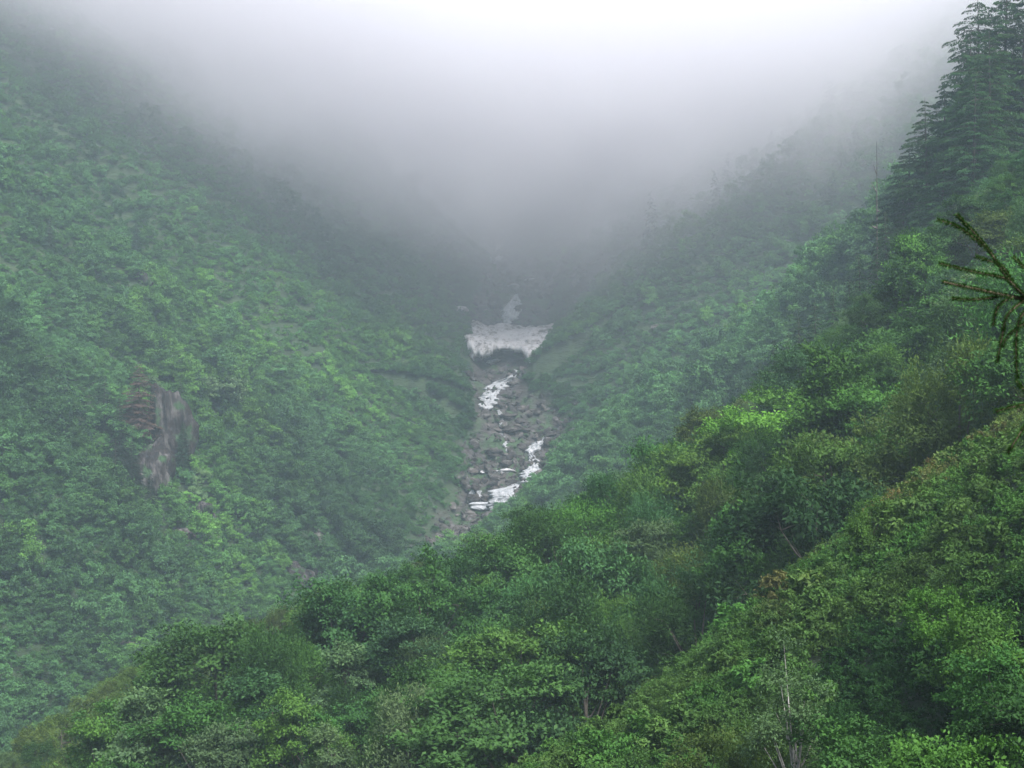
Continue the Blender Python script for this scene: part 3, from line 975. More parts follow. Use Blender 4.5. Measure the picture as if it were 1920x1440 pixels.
def ordinal_words(items):
    """items: list of (x, y); a phrase for each that tells them apart"""
    n = len(items)
    if n == 1: return ['']
    xs = sorted(range(n), key=lambda i: items[i][0])
    sx = items[xs[-1]][0] - items[xs[0]][0]
    ys = sorted(range(n), key=lambda i: items[i][1])
    sy = items[ys[-1]][1] - items[ys[0]][1]
    out = [''] * n
    o, words = (xs, ('left', 'right')) if sx >= sy else (ys, ('upper', 'lower'))
    if n == 2:
        out[o[0]] = words[0] + ' of two'; out[o[1]] = words[1] + ' of two'
    elif n == 3:
        out[o[0]] = words[0] + ' of three'; out[o[1]] = 'middle of three'; out[o[2]] = words[1] + ' of three'
    else:
        nm = {4: 'four', 5: 'five', 6: 'six', 7: 'seven', 8: 'eight'}.get(n, 'several')
        th = ['first', 'second', 'third', 'fourth', 'fifth', 'sixth', 'seventh', 'eighth', 'ninth', 'tenth']
        for k, i in enumerate(o):
            out[i] = '%s from %s' % (th[min(k, 9)], 'left' if words[0] == 'left' else 'top')
    return out


def build_near():
    plants = near_plants()
    cnt, cx, cy_ = visible_share(plants)
    r = np.random.default_rng(77)
    broad = [i for i in range(len(plants)) if 'spruce' not in plants[i]['shape']]
    broad.sort(key=lambda i: -cnt[i])
    solo = set(i for i in broad[:285] if cnt[i] >= 4) | set(i for i in range(len(plants)) if 'spruce' in plants[i]['shape'] and cnt[i] >= 2)
    print('near plants', len(plants), 'alone', len(solo), 'smallest', cnt[broad[min(284, len(broad) - 1)]])
    # labels
    lab = {}
    for i in solo:
        p = plants[i]
        if p['y'] < 90: where = 'on near scrub slope'
        elif p['y'] < 120: where = 'behind near scrub slope'
        elif p['y'] > 195: where = 'on the spur crest'
        else: where = 'on middle slope'
        xi = int(np.clip(cx[i] / 192, 0, 9)); yi = int(np.clip(cy_[i] / 180, 0, 7))
        if 'spruce' in p['shape']:
            kind = ('broad layered dark spruce' if 'broad' in p['shape'] else 'narrow dark spruce'); where = 'on misty crest'
        else:
            kind = '%s %s tree' % (p['colour'], SHAPE_WORD[p['shape']])
            if p['shape'] == 'bushy': kind = '%s low bush' % p['colour']
            if p['shape'] == 'slender': kind = 'slender pale-trunked tree'
        lab.setdefault('%s %s, %s, %s' % (kind, where, XW[xi], YW[yi]), []).append(i)
    names = {}
    for l, ids in lab.items():
        for i, w in zip(ids, ordinal_words([(cx[i], cy_[i]) for i in ids])):
            names[i] = (l + (', ' + w if w else ''))
    for i in sorted(solo, key=lambda i: plants[i]['y']):
        p = plants[i]; sh = p['shape']
        v = PR[sh][int(r.integers(0, len(PR[sh])))]
        nm = {'spruce': 'spruce_tree', 'spruce_broad': 'spruce_tree', 'slender': 'birch_tree', 'bushy': 'bush'}.get(sh, 'broadleaf_tree')
        root = link(nm, None, None, (p['x'], p['y'], p['z']))
        root.rotation_euler = (r.uniform(-.05, .05), r.uniform(-.05, .05), r.uniform(0, 6.28))
        s = p['s']; root.scale = (s * r.uniform(.85, 1.2), s * r.uniform(.85, 1.2), s * r.uniform(.85, 1.15))
        if sh == 'slender': root.scale = (s, s, s); root.rotation_euler = (0, .02, 1)
        setp(root, names[i], {'spruce_tree': 'spruce', 'bush': 'bush'}.get(nm, 'tree'),
             {'spruce_tree': 'spruces along the misty crest', 'bush': 'bushes on the near hillside'}.get(nm, 'broadleaf trees on the near hillside'))
        tr = link('trunk', v[0], root); cr = link('crown', v[1], root)
        cr.color = (*tint_of(p['colour'], r), 1)
    # what hardly shows: one mass of woodland behind and between them
    rest = [i for i in range(len(plants)) if i not in solo]
    keys = ['round', 'layered', 'feathery', 'bushy', 'conical']
    meshes = [PR[k][j % len(PR[k])][2] for k in keys for j in range(3)]
    n = len(rest)
    idx = [keys.index(plants[i]['shape']) * 3 + int(r.integers(0, 3)) if plants[i]['shape'] in keys else 0 for i in rest]
    pts = np.array([(plants[i]['x'], plants[i]['y'], plants[i]['z']) for i in rest])
    tint = np.array([tint_of(plants[i]['colour'], r) for i in rest])
    sc = np.array([[plants[i]['s']] * 3 for i in rest])
    rot = np.stack([np.zeros(n), np.zeros(n), r.uniform(0, 6.28, n)], 1)
    scatter('woodland', meshes, pts, tint, sc, rot, idx, M_LEAF_I)


def build_undergrowth():
    r = np.random.default_rng(9)
    kinds = [broadleaf(200 + k, R=.95, H=.95, base=.02, lobes=5, clumps=26, leaves=40, leaf=.115, aspect=.40, flat=.5, up=.7, sprig=1.2, trunk_r=.01)[1] for k in range(4)]
    kinds += [broadleaf(210 + k, R=.8, H=1.25, base=.02, lobes=4, clumps=20, leaves=26, leaf=.19, aspect=.5, flat=.8, up=.5, trunk_r=.01)[1] for k in range(2)]
    meshes = [crown_mesh('clump', c, M_LEAF_I) for c in kinds]
    x, y = jitter_grid(-40, 50, 14, 100, .78, r)
    z = terrain_z(x, y)
    k = in_view(x, y, z, .36, -.31, .2); x, y, z = x[k], y[k], z[k]
    px, py = project(np.stack([x, y, z + .6], -1))
    k = (below_rib(px, py) > -30); x, y, z, px, py = x[k], y[k], z[k], px[k], py[k]
    n = len(x); print('undergrowth', n)
    br = below_rib(px, py)
    base = np.array([.046, .098, .026]); ol = np.array([.062, .112, .030]); fr = np.array([.048, .124, .027]); rd = np.array([.15, .085, .045]); ye = np.array([.10, .125, .035])
    a = np.clip(fbm(x / 5, y / 5, 601, 3) * .8 + .5, 0, 1)[:, None]; b = np.clip(fbm(x / 2.4, y / 2.4, 602, 2) * 1.4, 0, 1)[:, None]
    tint = base * (1 - a) + ol * a
    tint = tint * (1 - b) + fr * b
    rim = np.clip(1 - (br - 20) / 70, 0, 1) * (px > 1450) * np.clip(fbm(x / 2.2, y / 2.2, 603, 2) * 1.3 + .75, 0, 1)
    rr = (r.uniform(size=n) < .45)[:, None]
    tint = tint * (1 - .7 * rim[:, None]) + np.where(rr, rd, ye) * .7 * rim[:, None]
    tint = tint * np.exp(r.normal(size=n) * .16)[:, None]
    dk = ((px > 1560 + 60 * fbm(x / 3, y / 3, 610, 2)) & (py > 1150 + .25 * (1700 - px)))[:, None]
    tint = np.where(dk, tint * .0 + np.array([.016, .050, .012]), tint)  # shade of the hollow under the trees, painted in as a dark tint
    idx = r.integers(0, 6, n)
    s = r.uniform(.6, 1.15, n) * (1 + .5 * np.clip(fbm(x / 4, y / 4, 604, 2), 0, 1))
    z = z - .15
    rot = np.stack([r.uniform(-.15, .15, n), r.uniform(-.45, -.05, n), r.uniform(0, 6.28, n)], 1)
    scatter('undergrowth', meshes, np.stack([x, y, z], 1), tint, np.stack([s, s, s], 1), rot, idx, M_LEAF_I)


build_near()
build_undergrowth()
build_far_forest()


# ------------------------------------------------------------------ rocks, snow, falling water
def sphere_grid(nu, nv):
    u = np.linspace(0, 2 * math.pi, nu, endpoint=False); v = np.linspace(-math.pi / 2, math.pi / 2, nv)
    V = []
    for b in v:
        for a in u:
            V.append((math.cos(a) * math.cos(b), math.sin(a) * math.cos(b), math.sin(b)))
    F = []
    for j in range(nv - 1):
        for i in range(nu):
            p = j * nu + i; q = j * nu + (i + 1) % nu
            F.append((p, q, q + nu, p + nu))
    return np.array(V), np.array(F)


def facet_rock(seed, sx, sy, sz, cuts=16, rough=.10, detail=(40, 24)):
    """a rock: a ball cut by random planes, then roughened"""
    r = np.random.default_rng(seed)
    V, F = sphere_grid(*detail)
    D = V.copy()
    n = nrm(r.normal(size=(cuts, 3)))
    h = r.uniform(.62, .95, cuts)
    dot = D @ n.T
    rad = np.min(np.where(dot > .05, h / np.maximum(dot, .05), 9), axis=1)
    rad = np.minimum(rad, 1.25)
    rad = rad * (1 + rough * (fbm(D[:, 0] * 2.2 + seed, D[:, 2] * 2.8 + D[:, 1] * 1.9, seed, 4)))
    V = D * rad[:, None] * np.array([sx, sy, sz])
    return V, F


def build_crags():
    lab = {0: 'tall dark crag with pale streaks in the wooded left valley wall', 1: 'dark mossy crag at the foot of the tall streaked crag', 2: 'grey rock face with a pale streak below the tall crag',
           3: 'small dark rock left of the pale streaked rock face', 4: 'pale upright rock above the dark rocks by the spur crest', 5: 'grey streaked rock just above the olive spur crest',
           6: 'dark shaded rock left of the grey streaked rock at the spur crest', 7: 'flat pale ledge low in the left valley wall above the olive bushes', 8: 'small dark rock face high on the left valley wall',
           9: 'single pale boulder in the green of the right valley wall'}
    for k, (px, py, hw, h, kind) in enumerate(CRAGS):
        p = ray_ground(px, py, 250)
        V, F = facet_rock(300 + k * 7, hw, hw * .8 if h > 2 else 2.5, h * .5, cuts=22, rough=.16, detail=(56, 40))
        # vertical flutes
        V[:, :2] *= (1 + .10 * np.sin(np.arctan2(V[:, 1], V[:, 0]) * 9 + V[:, 2] * .25))[:, None]
        o = link('boulder' if k == 9 else 'rock_outcrop', make_mesh('rock_outcrop', V, F, M_PALE if kind == 'pale' else M_CRAG), None, (p[0], p[1] + hw * .25 - (2.2 if k in (2, 3, 4, 5, 6, 7, 9) else 0), p[2] + h * .02 - (.6 if k in (2, 3, 4, 5, 6, 7, 9) else 0)))
        setp(o, lab[k], 'boulder' if k == 9 else 'rock', None if k == 9 else 'rock outcrops in the left valley wall')


def build_boulders():
    """loose blocks and ledges in the bed of the gorge: photo pixel, half width, height in pixels"""
    B = [(885, 972, 24, 10, 'broad pale slab at the lowest visible end of the gorge'), (880, 925, 14, 8, 'block left of the lowest cascade'), (912, 938, 16, 6, 'wet dark rock under the lowest cascade'),
         (958, 905, 20, 6, 'rock shelf above the lowest cascade'), (900, 905, 16, 6, 'mossy block left of the snow remnant'), (950, 872, 26, 7, 'low shelf behind the snow remnant'), (930, 852, 34, 6, 'long dark ledge below the pool'),
         (1000, 866, 12, 7, 'rounded block beside the lower fall'), (945, 793, 10, 4, 'small pale boulder on the dark ledges'), (960, 808, 34, 6, 'wide brown ledge across the gorge'), (975, 770, 12, 7, 'sloping pale rock right of the dark ledges'),
         (950, 782, 26, 5, 'dark ledge under the upper cascade'), (958, 762, 26, 4, 'thin ledge beside the foot of the upper cascade'), (953, 745, 22, 5, 'dark wet ledge right of the upper cascade'), (962, 722, 18, 7, 'dark rock at the lip of the upper cascade'),
         (890, 712, 20, 5, 'brown ledge left of the upper cascade'), (925, 708, 12, 4, 'small ledge in front of the snow bridge'), (880, 730, 18, 5, 'red-brown rock under the left ledge'), (1040, 817, 26, 6, 'brown block at the right end of the gorge'),
         (1075, 808, 10, 4, 'reddish stones on the right bank'), (1028, 850, 14, 7, 'brown rock slope right of the lower fall'), (1000, 545, 26, 6, 'grey shelf right of the top waterfall'), (1030, 560, 16, 5, 'small shelf on the bare upper slope'),
         (990, 560, 12, 14, 'dark buttress right of the top waterfall'), (925, 575, 20, 14, 'dark buttress left of the top waterfall'), (960, 530, 20, 5, 'ledge above the top waterfall'), (1075, 560, 18, 5, 'pale shelf at the upper right of the bare slope'),
         (895, 870, 14, 14, 'reddish rock wall left of the pool'), (905, 780, 12, 14, 'dark rock left of the ledges'), (870, 1010, 12, 12, 'brown bank rock behind the spur crest')]
    for k, (px, py, hw, hh, what) in enumerate(B):
        p = ray_ground(px, py, 405)
        if p is None: continue
        m = p[1] / FPX
        hw *= .72; hh *= 1.35
        V, F = facet_rock(500 + k * 3, hw * m, max(hw * m * .8, 1.2), hh * m, cuts=12, rough=.22, detail=(44, 28))
        # bedding: horizontal steps in the block
        V[:, :2] *= (1 + .03 * np.sign(np.sin(V[:, 2] * 4.5 + .4 * fbm(V[:, 0] / 2, V[:, 1] / 2, 6, 2))))[:, None]
        o = link('rock', make_mesh('rock', V, F, M_PALE if ('pale' in what or 'slab' in what) else M_ROCK), None, (p[0], p[1] + .5, p[2] - hh * m * .15))
        o.rotation_euler = (rng.uniform(-.08, .08), rng.uniform(-.15, .15), rng.uniform(-.3, .3))
        setp(o, what, 'rock', 'rocks in the bed of the gorge')


def on_ground(px, py, y0, y1=700):
    return ray_ground(px, py, y0, y1)


def build_fall(name, label, rows, y0, strands=1, seed=0, thick=.6, y1=700, cat='waterfall'):
    """water lying on the rock: rows of (px, py, half width px) from top to bottom"""
    r = np.random.default_rng(seed)
    rows = np.array(rows, float)
    py = np.arange(rows[0, 1], rows[-1, 1] + .01, 1.0 if rows[-1, 1] > rows[0, 1] else -1.0)
    cxp = np.interp(py, rows[:, 1], rows[:, 0]); wp = np.interp(py, rows[:, 1], rows[:, 2])
    nu = 17
    V, uu, vv = [], [], []
    prev = None
    for j, (c, yv, w) in enumerate(zip(cxp, py, wp)):
        w = w * 1.5; wl = w * (1.1 + .45 * vnoise(yv / 2.3, seed, 1)); wr = w * (1.1 + .45 * vnoise(yv / 2.7, seed + 5, 2))
        row = []
        for i in range(nu):
            s = i / (nu - 1) * 2 - 1
            ppx = c + (wl if s < 0 else wr) * s
            p = ray_ground(ppx, yv, y0, y1)
            if p is None: p = at(ppx, yv, y0 + 20)
            row.append(p)
        row = np.array(row)
        # an even sheet: the row keeps close to its own middle depth
        row[:, 1] = np.percentile(row[:, 1], 20) * .7 + row[:, 1] * .3 - .5
        row[:, 2] = (720 - yv) / FPX * row[:, 1]
        if prev is not None: row[:, 1] = row[:, 1] * .6 + prev * .4
        prev = row[:, 1].copy()
        row[:, 2] = (720 - yv) / FPX * row[:, 1]
        s = np.linspace(-1, 1, nu)
        bul = np.sqrt(np.clip(1 - s * s, 0, 1)) * thick * (1 + .8 * vnoise(s * 4 + seed, yv / 5.0, 3)) - .15
        row[:, 1] -= bul * 1.1; row[:, 2] += bul * .5
        V.append(row); uu.append(s * w / 2.6); vv.append(np.full(nu, j * .10))
    V = np.array(V); n = V.shape[0]
    back = V.copy(); back[..., 1] += .9; back[..., 2] -= .5
    A = np.concatenate([V.reshape(-1, 3), back.reshape(-1, 3)])
    F = []
    m = n * nu
    for j in range(n - 1):
        for i in range(nu - 1):
            a = j * nu + i
            F.append((a, a + nu, a + nu + 1, a + 1)); F.append((m + a, m + a + 1, m + a + nu + 1, m + a + nu))
        for i in (0, nu - 1):
            a = j * nu + i; F.append((a, m + a, m + a + nu, a + nu))
    for i in range(nu - 1):
        F.append((i, i + 1, m + i + 1, m + i)); a = (n - 1) * nu + i; F.append((a, m + a, m + a + 1, a + 1))
    u = np.tile(np.concatenate(uu), 2); v = np.tile(np.concatenate(vv), 2)
    me = make_mesh(name, A, np.array(F), M_WATER, smooth=True, attrs={'u': u, 'v': v})
    o = link(name, me)
    setp(o, label, cat, 'falls of the mountain stream')
    return o


def build_water():
    build_fall('waterfall', 'tall slanting white waterfall dropping onto the top of the dirty snow bridge', [(974, 551, 2), (968, 558, 6), (962, 570, 9), (959, 585, 9), (955, 598, 8), (949, 606, 4)], 520, seed=1)
    build_fall('waterfall', 'white cascade curving down to the left below the snow bridge', [(966, 694, 2), (963, 700, 3), (961, 705, 4), (948, 712, 7), (935, 722, 10), (922, 733, 11), (915, 745, 11), (912, 757, 9), (910, 768, 5)], 470, seed=2)
    build_fall('waterfall', 'short white fall slanting left beside the brown rock bank', [(1020, 820, 1.5), (1023, 827, 4), (1012, 831, 9), (1003, 838, 9), (998, 846, 6), (994, 852, 3)], 455, seed=3)
    build_fall('waterfall', 'dim fall behind the edge of the spur trees', [(995, 853, 3), (1002, 862, 6), (1000, 873, 8), (998, 882, 9), (992, 890, 10), (988, 900, 6)], 440, seed=4)
    build_fall('waterfall', 'thin twin strands of water left of the lowest cascade', [(886, 919, 2), (884, 926, 4), (883, 934, 3), (882, 941, 3)], 425, seed=5, thick=.2)
    build_fall('waterfall', 'thin veil of water pouring over the ledge of the lowest cascade', [(898, 920, 3), (899, 928, 2), (899, 941, 3)], 425, seed=6, thick=.2)
    build_fall('waterfall', 'broad broken white cascade at the lowest visible step', [(984, 902, 4), (972, 908, 7), (962, 913, 10), (950, 918, 15), (945, 926, 14), (944, 934, 16), (938, 943, 16), (930, 950, 9), (928, 958, 5)], 425, seed=7)
    build_fall('waterfall', 'faint thread of white water high in the mist', [(937, 458, 3), (933, 470, 2), (938, 478, 3), (931, 488, 3), (930, 500, 2)], 590, seed=8, y1=760)
    # the stream between the falls
    for (rows, y0) in (([(935, 769, 2), (938, 777, 3), (944, 786, 2), (941, 796, 3), (948, 806, 2)], 455), ([(912, 941, 12), (904, 947, 15), (912, 955, 9)], 425), ([(940, 812, 2), (952, 822, 3), (946, 834, 2), (955, 846, 4)], 445)):
        o = build_fall('stream', None, rows, y0, seed=11, thick=.25)
        for k in ('label', 'category', 'group'):
            if k in o: del o[k]
        setp(o, kind='structure')


def build_snow():
    # the snow bridge: a vaulted remnant of winter snow that spans the gorge, hollowed at its mouth
    gx = np.linspace(0, 1, 110); ny = 70
    V = []; top = []; bot = []
    tt = np.linspace(0, 1, ny)
    for u in gx:
        x0 = -12.5 + 18.5 * u; x1 = -22 + 43 * u
        arch = np.clip(1 - ((x0 + .4) / 5.9) ** 2, 0, 1)
        lip = 501 + 8 * arch ** .7 + .7 * vnoise(x0 / 1.4, 1.0, 4) - 6 * math.exp(-((x0 - 5.8) / 3.0) ** 2)
        end = 548 - .10 * abs(x1) + 3 * fbm(x1 / 5.0, 2.0, 48, 3)
        ys = lip + (end - lip) * tt
        xx = x0 + (x1 - x0) * tt ** .8 + .5 * fbm(tt * 9, tt * 0 + u * 3, 47, 2) * (1 if u in (0., 1.) else 0)
        zt = 11.2 + (ys - 503) * .225 + .007 * (xx - 1) ** 2 + .30 * fbm(xx / 1.2, ys / 3.0, 41, 3) + .9 * fbm(xx / 7, ys / 9, 42, 2)
        edge = min(u, 1 - u)
        zt = zt - .9 * np.exp(-(ys - lip) / .8) - 1.6 * math.exp(-edge / .03) - 1.5 * np.exp(-(end - ys) / 2.0)
        th = 2.2 - .8 * np.exp(-(ys - lip) / 3.0) + .3 * fbm(xx / 3, ys / 3, 43, 2)
        zb_ = zt - th - (1.2 if arch <= 0 else 0)
        top.append(np.stack([xx, ys, zt], 1)); bot.append(np.stack([xx, ys, zb_], 1))
    T = np.array(top); B = np.array(bot); nx = len(gx)
    A = np.concatenate([T.reshape(-1, 3), B.reshape(-1, 3)]); m = nx * ny
    F = []
    for i in range(nx - 1):
        for j in range(ny - 1):
            a = i * ny + j
            F.append((a, a + ny, a + ny + 1, a + 1)); F.append((m + a, m + a + 1, m + a + ny + 1, m + a + ny))
        a = i * ny; F.append((a, m + a, m + a + ny, a + ny))
        a = i * ny + ny - 1; F.append((a, a + ny, m + a + ny, m + a))
    for j in range(ny - 1):
        a = j; F.append((a, a + 1, m + a + 1, m + a)); a = (nx - 1) * ny + j; F.append((a, m + a, m + a + 1, a + 1))
    o = link('snow_bridge', make_mesh('snow_bridge', A, np.array(F), M_SNOW, smooth=True))
    setp(o, 'dirty speckled snow bridge spanning the gorge with a dark arched mouth', 'snow bridge')
    # smaller remnants
    for k, (px, py, hw, hh, y0, lab) in enumerate([(940, 886, 22, 7, 430, 'lumpy white snow remnant beside the pool above the lowest cascade'), (907, 886, 11, 4, 430, 'thin speckled snow patch left of the white snow remnant'), (926, 680, 11, 5, 480, 'curved white snow scrap left of the snow bridge mouth'),
                                                   (858, 584, 16, 5, 520, 'faint snow strip above the left end of the snow bridge'), (966, 536, 11, 2.5, 540, 'narrow snow streak above the tall slanting waterfall'), (998, 525, 13, 2.5, 540, 'thin snow streak highest above the tall waterfall'),
                                                   (945, 598, 6, 2, 540, 'small snow lump at the foot of the tall waterfall')]):
        p = ray_ground(px, py, y0, 760)
        m_ = p[1] / FPX
        V, F = facet_rock(700 + k, hw * m_, 2.2, hh * m_, cuts=10, rough=.35, detail=(48, 26))
        o = link('snow_patch', make_mesh('snow_patch', V, F, M_SNOWP, smooth=True), None, (p[0], p[1] + .6, p[2] - hh * m_ * .1))
        setp(o, lab, 'snow patch', 'remnants of winter snow in the gorge')


M_SNOWP = plain_material('old_snow', (.34, .335, .34), .6)


def build_left_spruces():
    """the conifers on the crags of the left wall, one of them dead and brown"""
    M_DEAD = bark_material('dead_wood', (.05, .04, .035), (.12, .095, .085))
    S = [(268, 800, 1.0, 'spruce_broad', (.095, .060, .055), 'dead brown spruce standing before the tall crag', .74), (300, 815, .7, 'spruce', (.08, .055, .048), 'brown half-dead spruce leaning against the tall crag', .78),
         (232, 850, .8, 'spruce', (.013, .026, .015), 'dark spruce left of the dead brown spruce', .8), (345, 820, .8, 'spruce', (.024, .055, .03), 'narrow green spruce right of the tall crag', .85),
         (350, 860, .8, 'spruce', (.024, .05, .03), 'dark spruce at the right foot of the tall crag', .62), (255, 900, .7, 'spruce_broad', (.015, .026, .017), 'dark spruce below the dead brown spruce', .5),
         (225, 930, .8, 'spruce', (.013, .024, .015), 'dark spruce at the lower left foot of the tall crag', .8), (290, 960, .8, 'spruce', (.013, .024, .015), 'dark spruce directly under the tall crag', .6), (205, 790, .8, 'spruce', (.022, .045, .026), 'dark spruce furthest left beside the dead brown spruce', .7),
         (262, 470, .7, 'spruce', (.024, .055, .035), 'spruce high on the left valley wall', .6), (100, 470, .6, 'spruce', (.03, .06, .035), 'hazy spruce far up the left valley wall', .6)]
    r = np.random.default_rng(3)
    for (px, py, _, sh, col, lab, s) in S:
        p = ray_ground(px, py, 250)
        v = PR[sh][int(r.integers(0, 2))]
        root = link('spruce_tree', None, None, (p[0], p[1] - 4.0, p[2] - 3.6))
        s *= 1.22
        root.scale = (s, s, s); root.rotation_euler = (0, 0, r.uniform(0, 6))
        setp(root, lab, 'spruce', 'spruces around the left crags')
        link('trunk', v[0], root)
        c = link('crown', v[1], root); c.color = (*col, 1)


def build_snag():
    parts = [tube([(0, 0, -1), (0, 0, 4), (.15, 0, 9), (.1, 0, 14.5)], [.24, .20, .14, .05], 8)]
    r = np.random.default_rng(4)
    for k in range(12):
        z = 3 + k * .9; an = r.uniform(0, 6.28); L = r.uniform(.5, 1.5)
        parts.append(tube([(0, 0, z), (math.cos(an) * L, math.sin(an) * L, z + r.uniform(-.3, .5))], [.07, .02], 4))
    V, F = join(parts)
    x = (1643 - 960) / FPX * 318
    z = float(terrain_z(np.array([x]), np.array([318.]))[0])
    z = (720 - 395) / FPX * 318
    zg = float(terrain_z(np.array([x]), np.array([318.]))[0])
    o = link('dead_tree', None, None, (x, 318, zg))
    setp(o, 'bare dead tree trunk fading into the mist left of the conifers', 'dead tree')
    V[:, 2] = np.where(V[:, 2] < 0, V[:, 2], V[:, 2] * max(.6, ((720 - 265) / FPX * 318 - zg) / 14.5))
    link('trunk', make_mesh('dead_trunk', V, F, M_BARK, smooth=True), o)


# ---- the spruce beside the viewpoint, whose bough reaches into the picture
def needle_bough(paths, seed, density=900, length=.0085):
    """twigs as tubes and the needles around them; paths: list of (points, radius)"""
    r = np.random.default_rng(seed)
    wood = []; Ps = []; Ds = []; Ns = []
    for pts, rad in paths:
        pts = np.asarray(pts, float)
        # smooth the polyline
        t = np.linspace(0, len(pts) - 1, (len(pts) - 1) * 8 + 1)
        i = np.minimum(t.astype(int), len(pts) - 2); f = (t - i)[:, None]
        p0 = pts[np.maximum(i - 1, 0)]; p1 = pts[i]; p2 = pts[i + 1]; p3 = pts[np.minimum(i + 2, len(pts) - 1)]
        Q = .5 * ((2 * p1) + (-p0 + p2) * f + (2 * p0 - 5 * p1 + 4 * p2 - p3) * f ** 2 + (-p0 + 3 * p1 - 3 * p2 + p3) * f ** 3)
        wood.append(tube(Q, np.linspace(rad * .5, rad * .25, len(Q)), 6))
        seg = np.linalg.norm(np.diff(Q, axis=0), axis=1); L = seg.sum(); cum = np.concatenate([[0], np.cumsum(seg)])
        n = int(L * density)
        s = r.uniform(0, L, n)
        k = np.clip(np.searchsorted(cum, s) - 1, 0, len(seg) - 1)
        T = nrm(Q[k + 1] - Q[k]); C = Q[k] + T * (s - cum[k])[:, None]
        rad_dir = r.normal(size=(n, 3)); rad_dir[:, 2] += .35
        rad_dir = nrm(rad_dir - T * (rad_dir * T).sum(1, keepdims=True))
        D = nrm(rad_dir * .9 + T * .6)
        ln = length * r.uniform(.75, 1.15, n)
        Ps.append(C + D * ln[:, None] * .5); Ds.append(D * ln[:, None]); Ns.append(nrm(np.cross(T, rad_dir) + rad_dir * .3))
    P = np.concatenate(Ps); Dd = np.concatenate(Ds); Nn = np.concatenate(Ns)
    ln = np.linalg.norm(Dd, axis=1)
    crown = leaf_cards(P, Dd, Nn, ln, np.full(len(P), .0021), r.uniform(.2, .8, len(P)))
    return join(wood), crown


def build_viewpoint_spruce():
    def q(px, py, y=3.5): return at(px, py, y)
    J = q(1925, 560, 3.55); K = q(2100, 545, 3.7)
    paths = [
        ([(3.1, 4.35, .05), q(2300, 560, 3.9), K, q(1990, 555, 3.6), J, q(1880, 553, 3.5), q(1830, 542, 3.45), q(1768, 529, 3.4)], .011),
        ([J, q(1905, 540), q(1882, 512), q(1858, 475), q(1825, 435), q(1793, 402)], .006), ([q(1858, 475), q(1830, 450), q(1795, 425), q(1758, 412)], .004),
        ([J, q(1890, 525), q(1850, 515), q(1805, 505), q(1762, 494)], .005), ([q(1905, 540), q(1880, 500), q(1862, 492), q(1830, 481)], .004),
        ([q(1960, 552), q(1935, 520), q(1918, 500), q(1900, 482)], .004), ([q(1890, 553), q(1850, 560), q(1815, 562), q(1785, 560)], .004),
        ([J, q(1890, 590), q(1878, 635), q(1870, 680)], .005), ([q(1940, 565), q(1912, 600), q(1905, 650), q(1908, 720)], .005), ([q(1900, 556), q(1872, 575), q(1862, 610)], .004),
        ([q(1980, 560), q(1950, 610), q(1930, 660), q(1925, 740)], .005), ([q(1975, 560), q(1945, 590), q(1895, 625), q(1880, 650)], .004),
        ([q(2300, 640, 3.7), q(2100, 730, 3.4), q(1980, 755, 3.2), q(1915, 760, 3.1), q(1868, 772, 3.05)], .007), ([q(1980, 755, 3.2), q(1930, 790, 3.15), q(1905, 825, 3.1), q(1890, 850, 3.1)], .005),
        ([q(1960, 757, 3.2), q(1925, 735, 3.1), q(1905, 715, 3.1)], .004), ([q(2020, 745, 3.2), q(1965, 800, 3.2), q(1935, 850, 3.2)], .005),
    ]
    base = float(terrain_z(np.array([3.3]), np.array([4.5]))[0])
    root = link('spruce_tree', None, None, (3.3, 4.5, base))
    setp(root, 'spruce beside the viewpoint whose blurred needle bough reaches in at the right edge', 'spruce')
    tv, tf = tube([(0, 0, -.6), (0, 0, 0), (.03, 0, 3), (0, .03, 7), (0, 0, 11)], [.2, .17, .14, .08, .02], 12)
    link('trunk', make_mesh('spruce_trunk', tv, tf, M_BARK, smooth=True), root)
    off = np.array([3.3, 4.5, base])

    def bough(paths, seed, dens):
        w, c = needle_bough([([np.array(p) - off for p in pts], r) for pts, r in paths], seed, dens)
        b = link('bough', make_mesh('bough_wood', w[0], w[1], M_TWIG, smooth=True), root)
        n = link('needles', crown_mesh('needles', c, M_LEAF), b)
        n.color = (.030, .072, .018, 1)
    bough(paths, 1, 3600)
    r = np.random.default_rng(12)
    for k in range(26):
        z = .6 + k * .38; an = r.uniform(-1.2, 1.0)
        L = 2.3 * (1 - k / 30)
        e = np.array([math.cos(an), math.sin(an), 0]); s = np.array([-e[1], e[0], 0])
        o = off + np.array([0, 0, z])
        P = []
        main = [o, o + e * L * .4 + (0, 0, .05), o + e * L * .75 + (0, 0, -.05), o + e * L + (0, 0, -.02)]
        P.append((main, .012))
        for j in range(7):
            f = .25 + .1 * j; st = o + e * L * f
            for sg in (-1, 1):
                ll = L * (1 - f) * .75
                P.append(([st, st + e * ll * .5 + s * sg * ll * .4, st + e * ll * .8 + s * sg * ll * .85 + (0, 0, -.12 * ll)], .005))
        bough(P, 50 + k, 500)


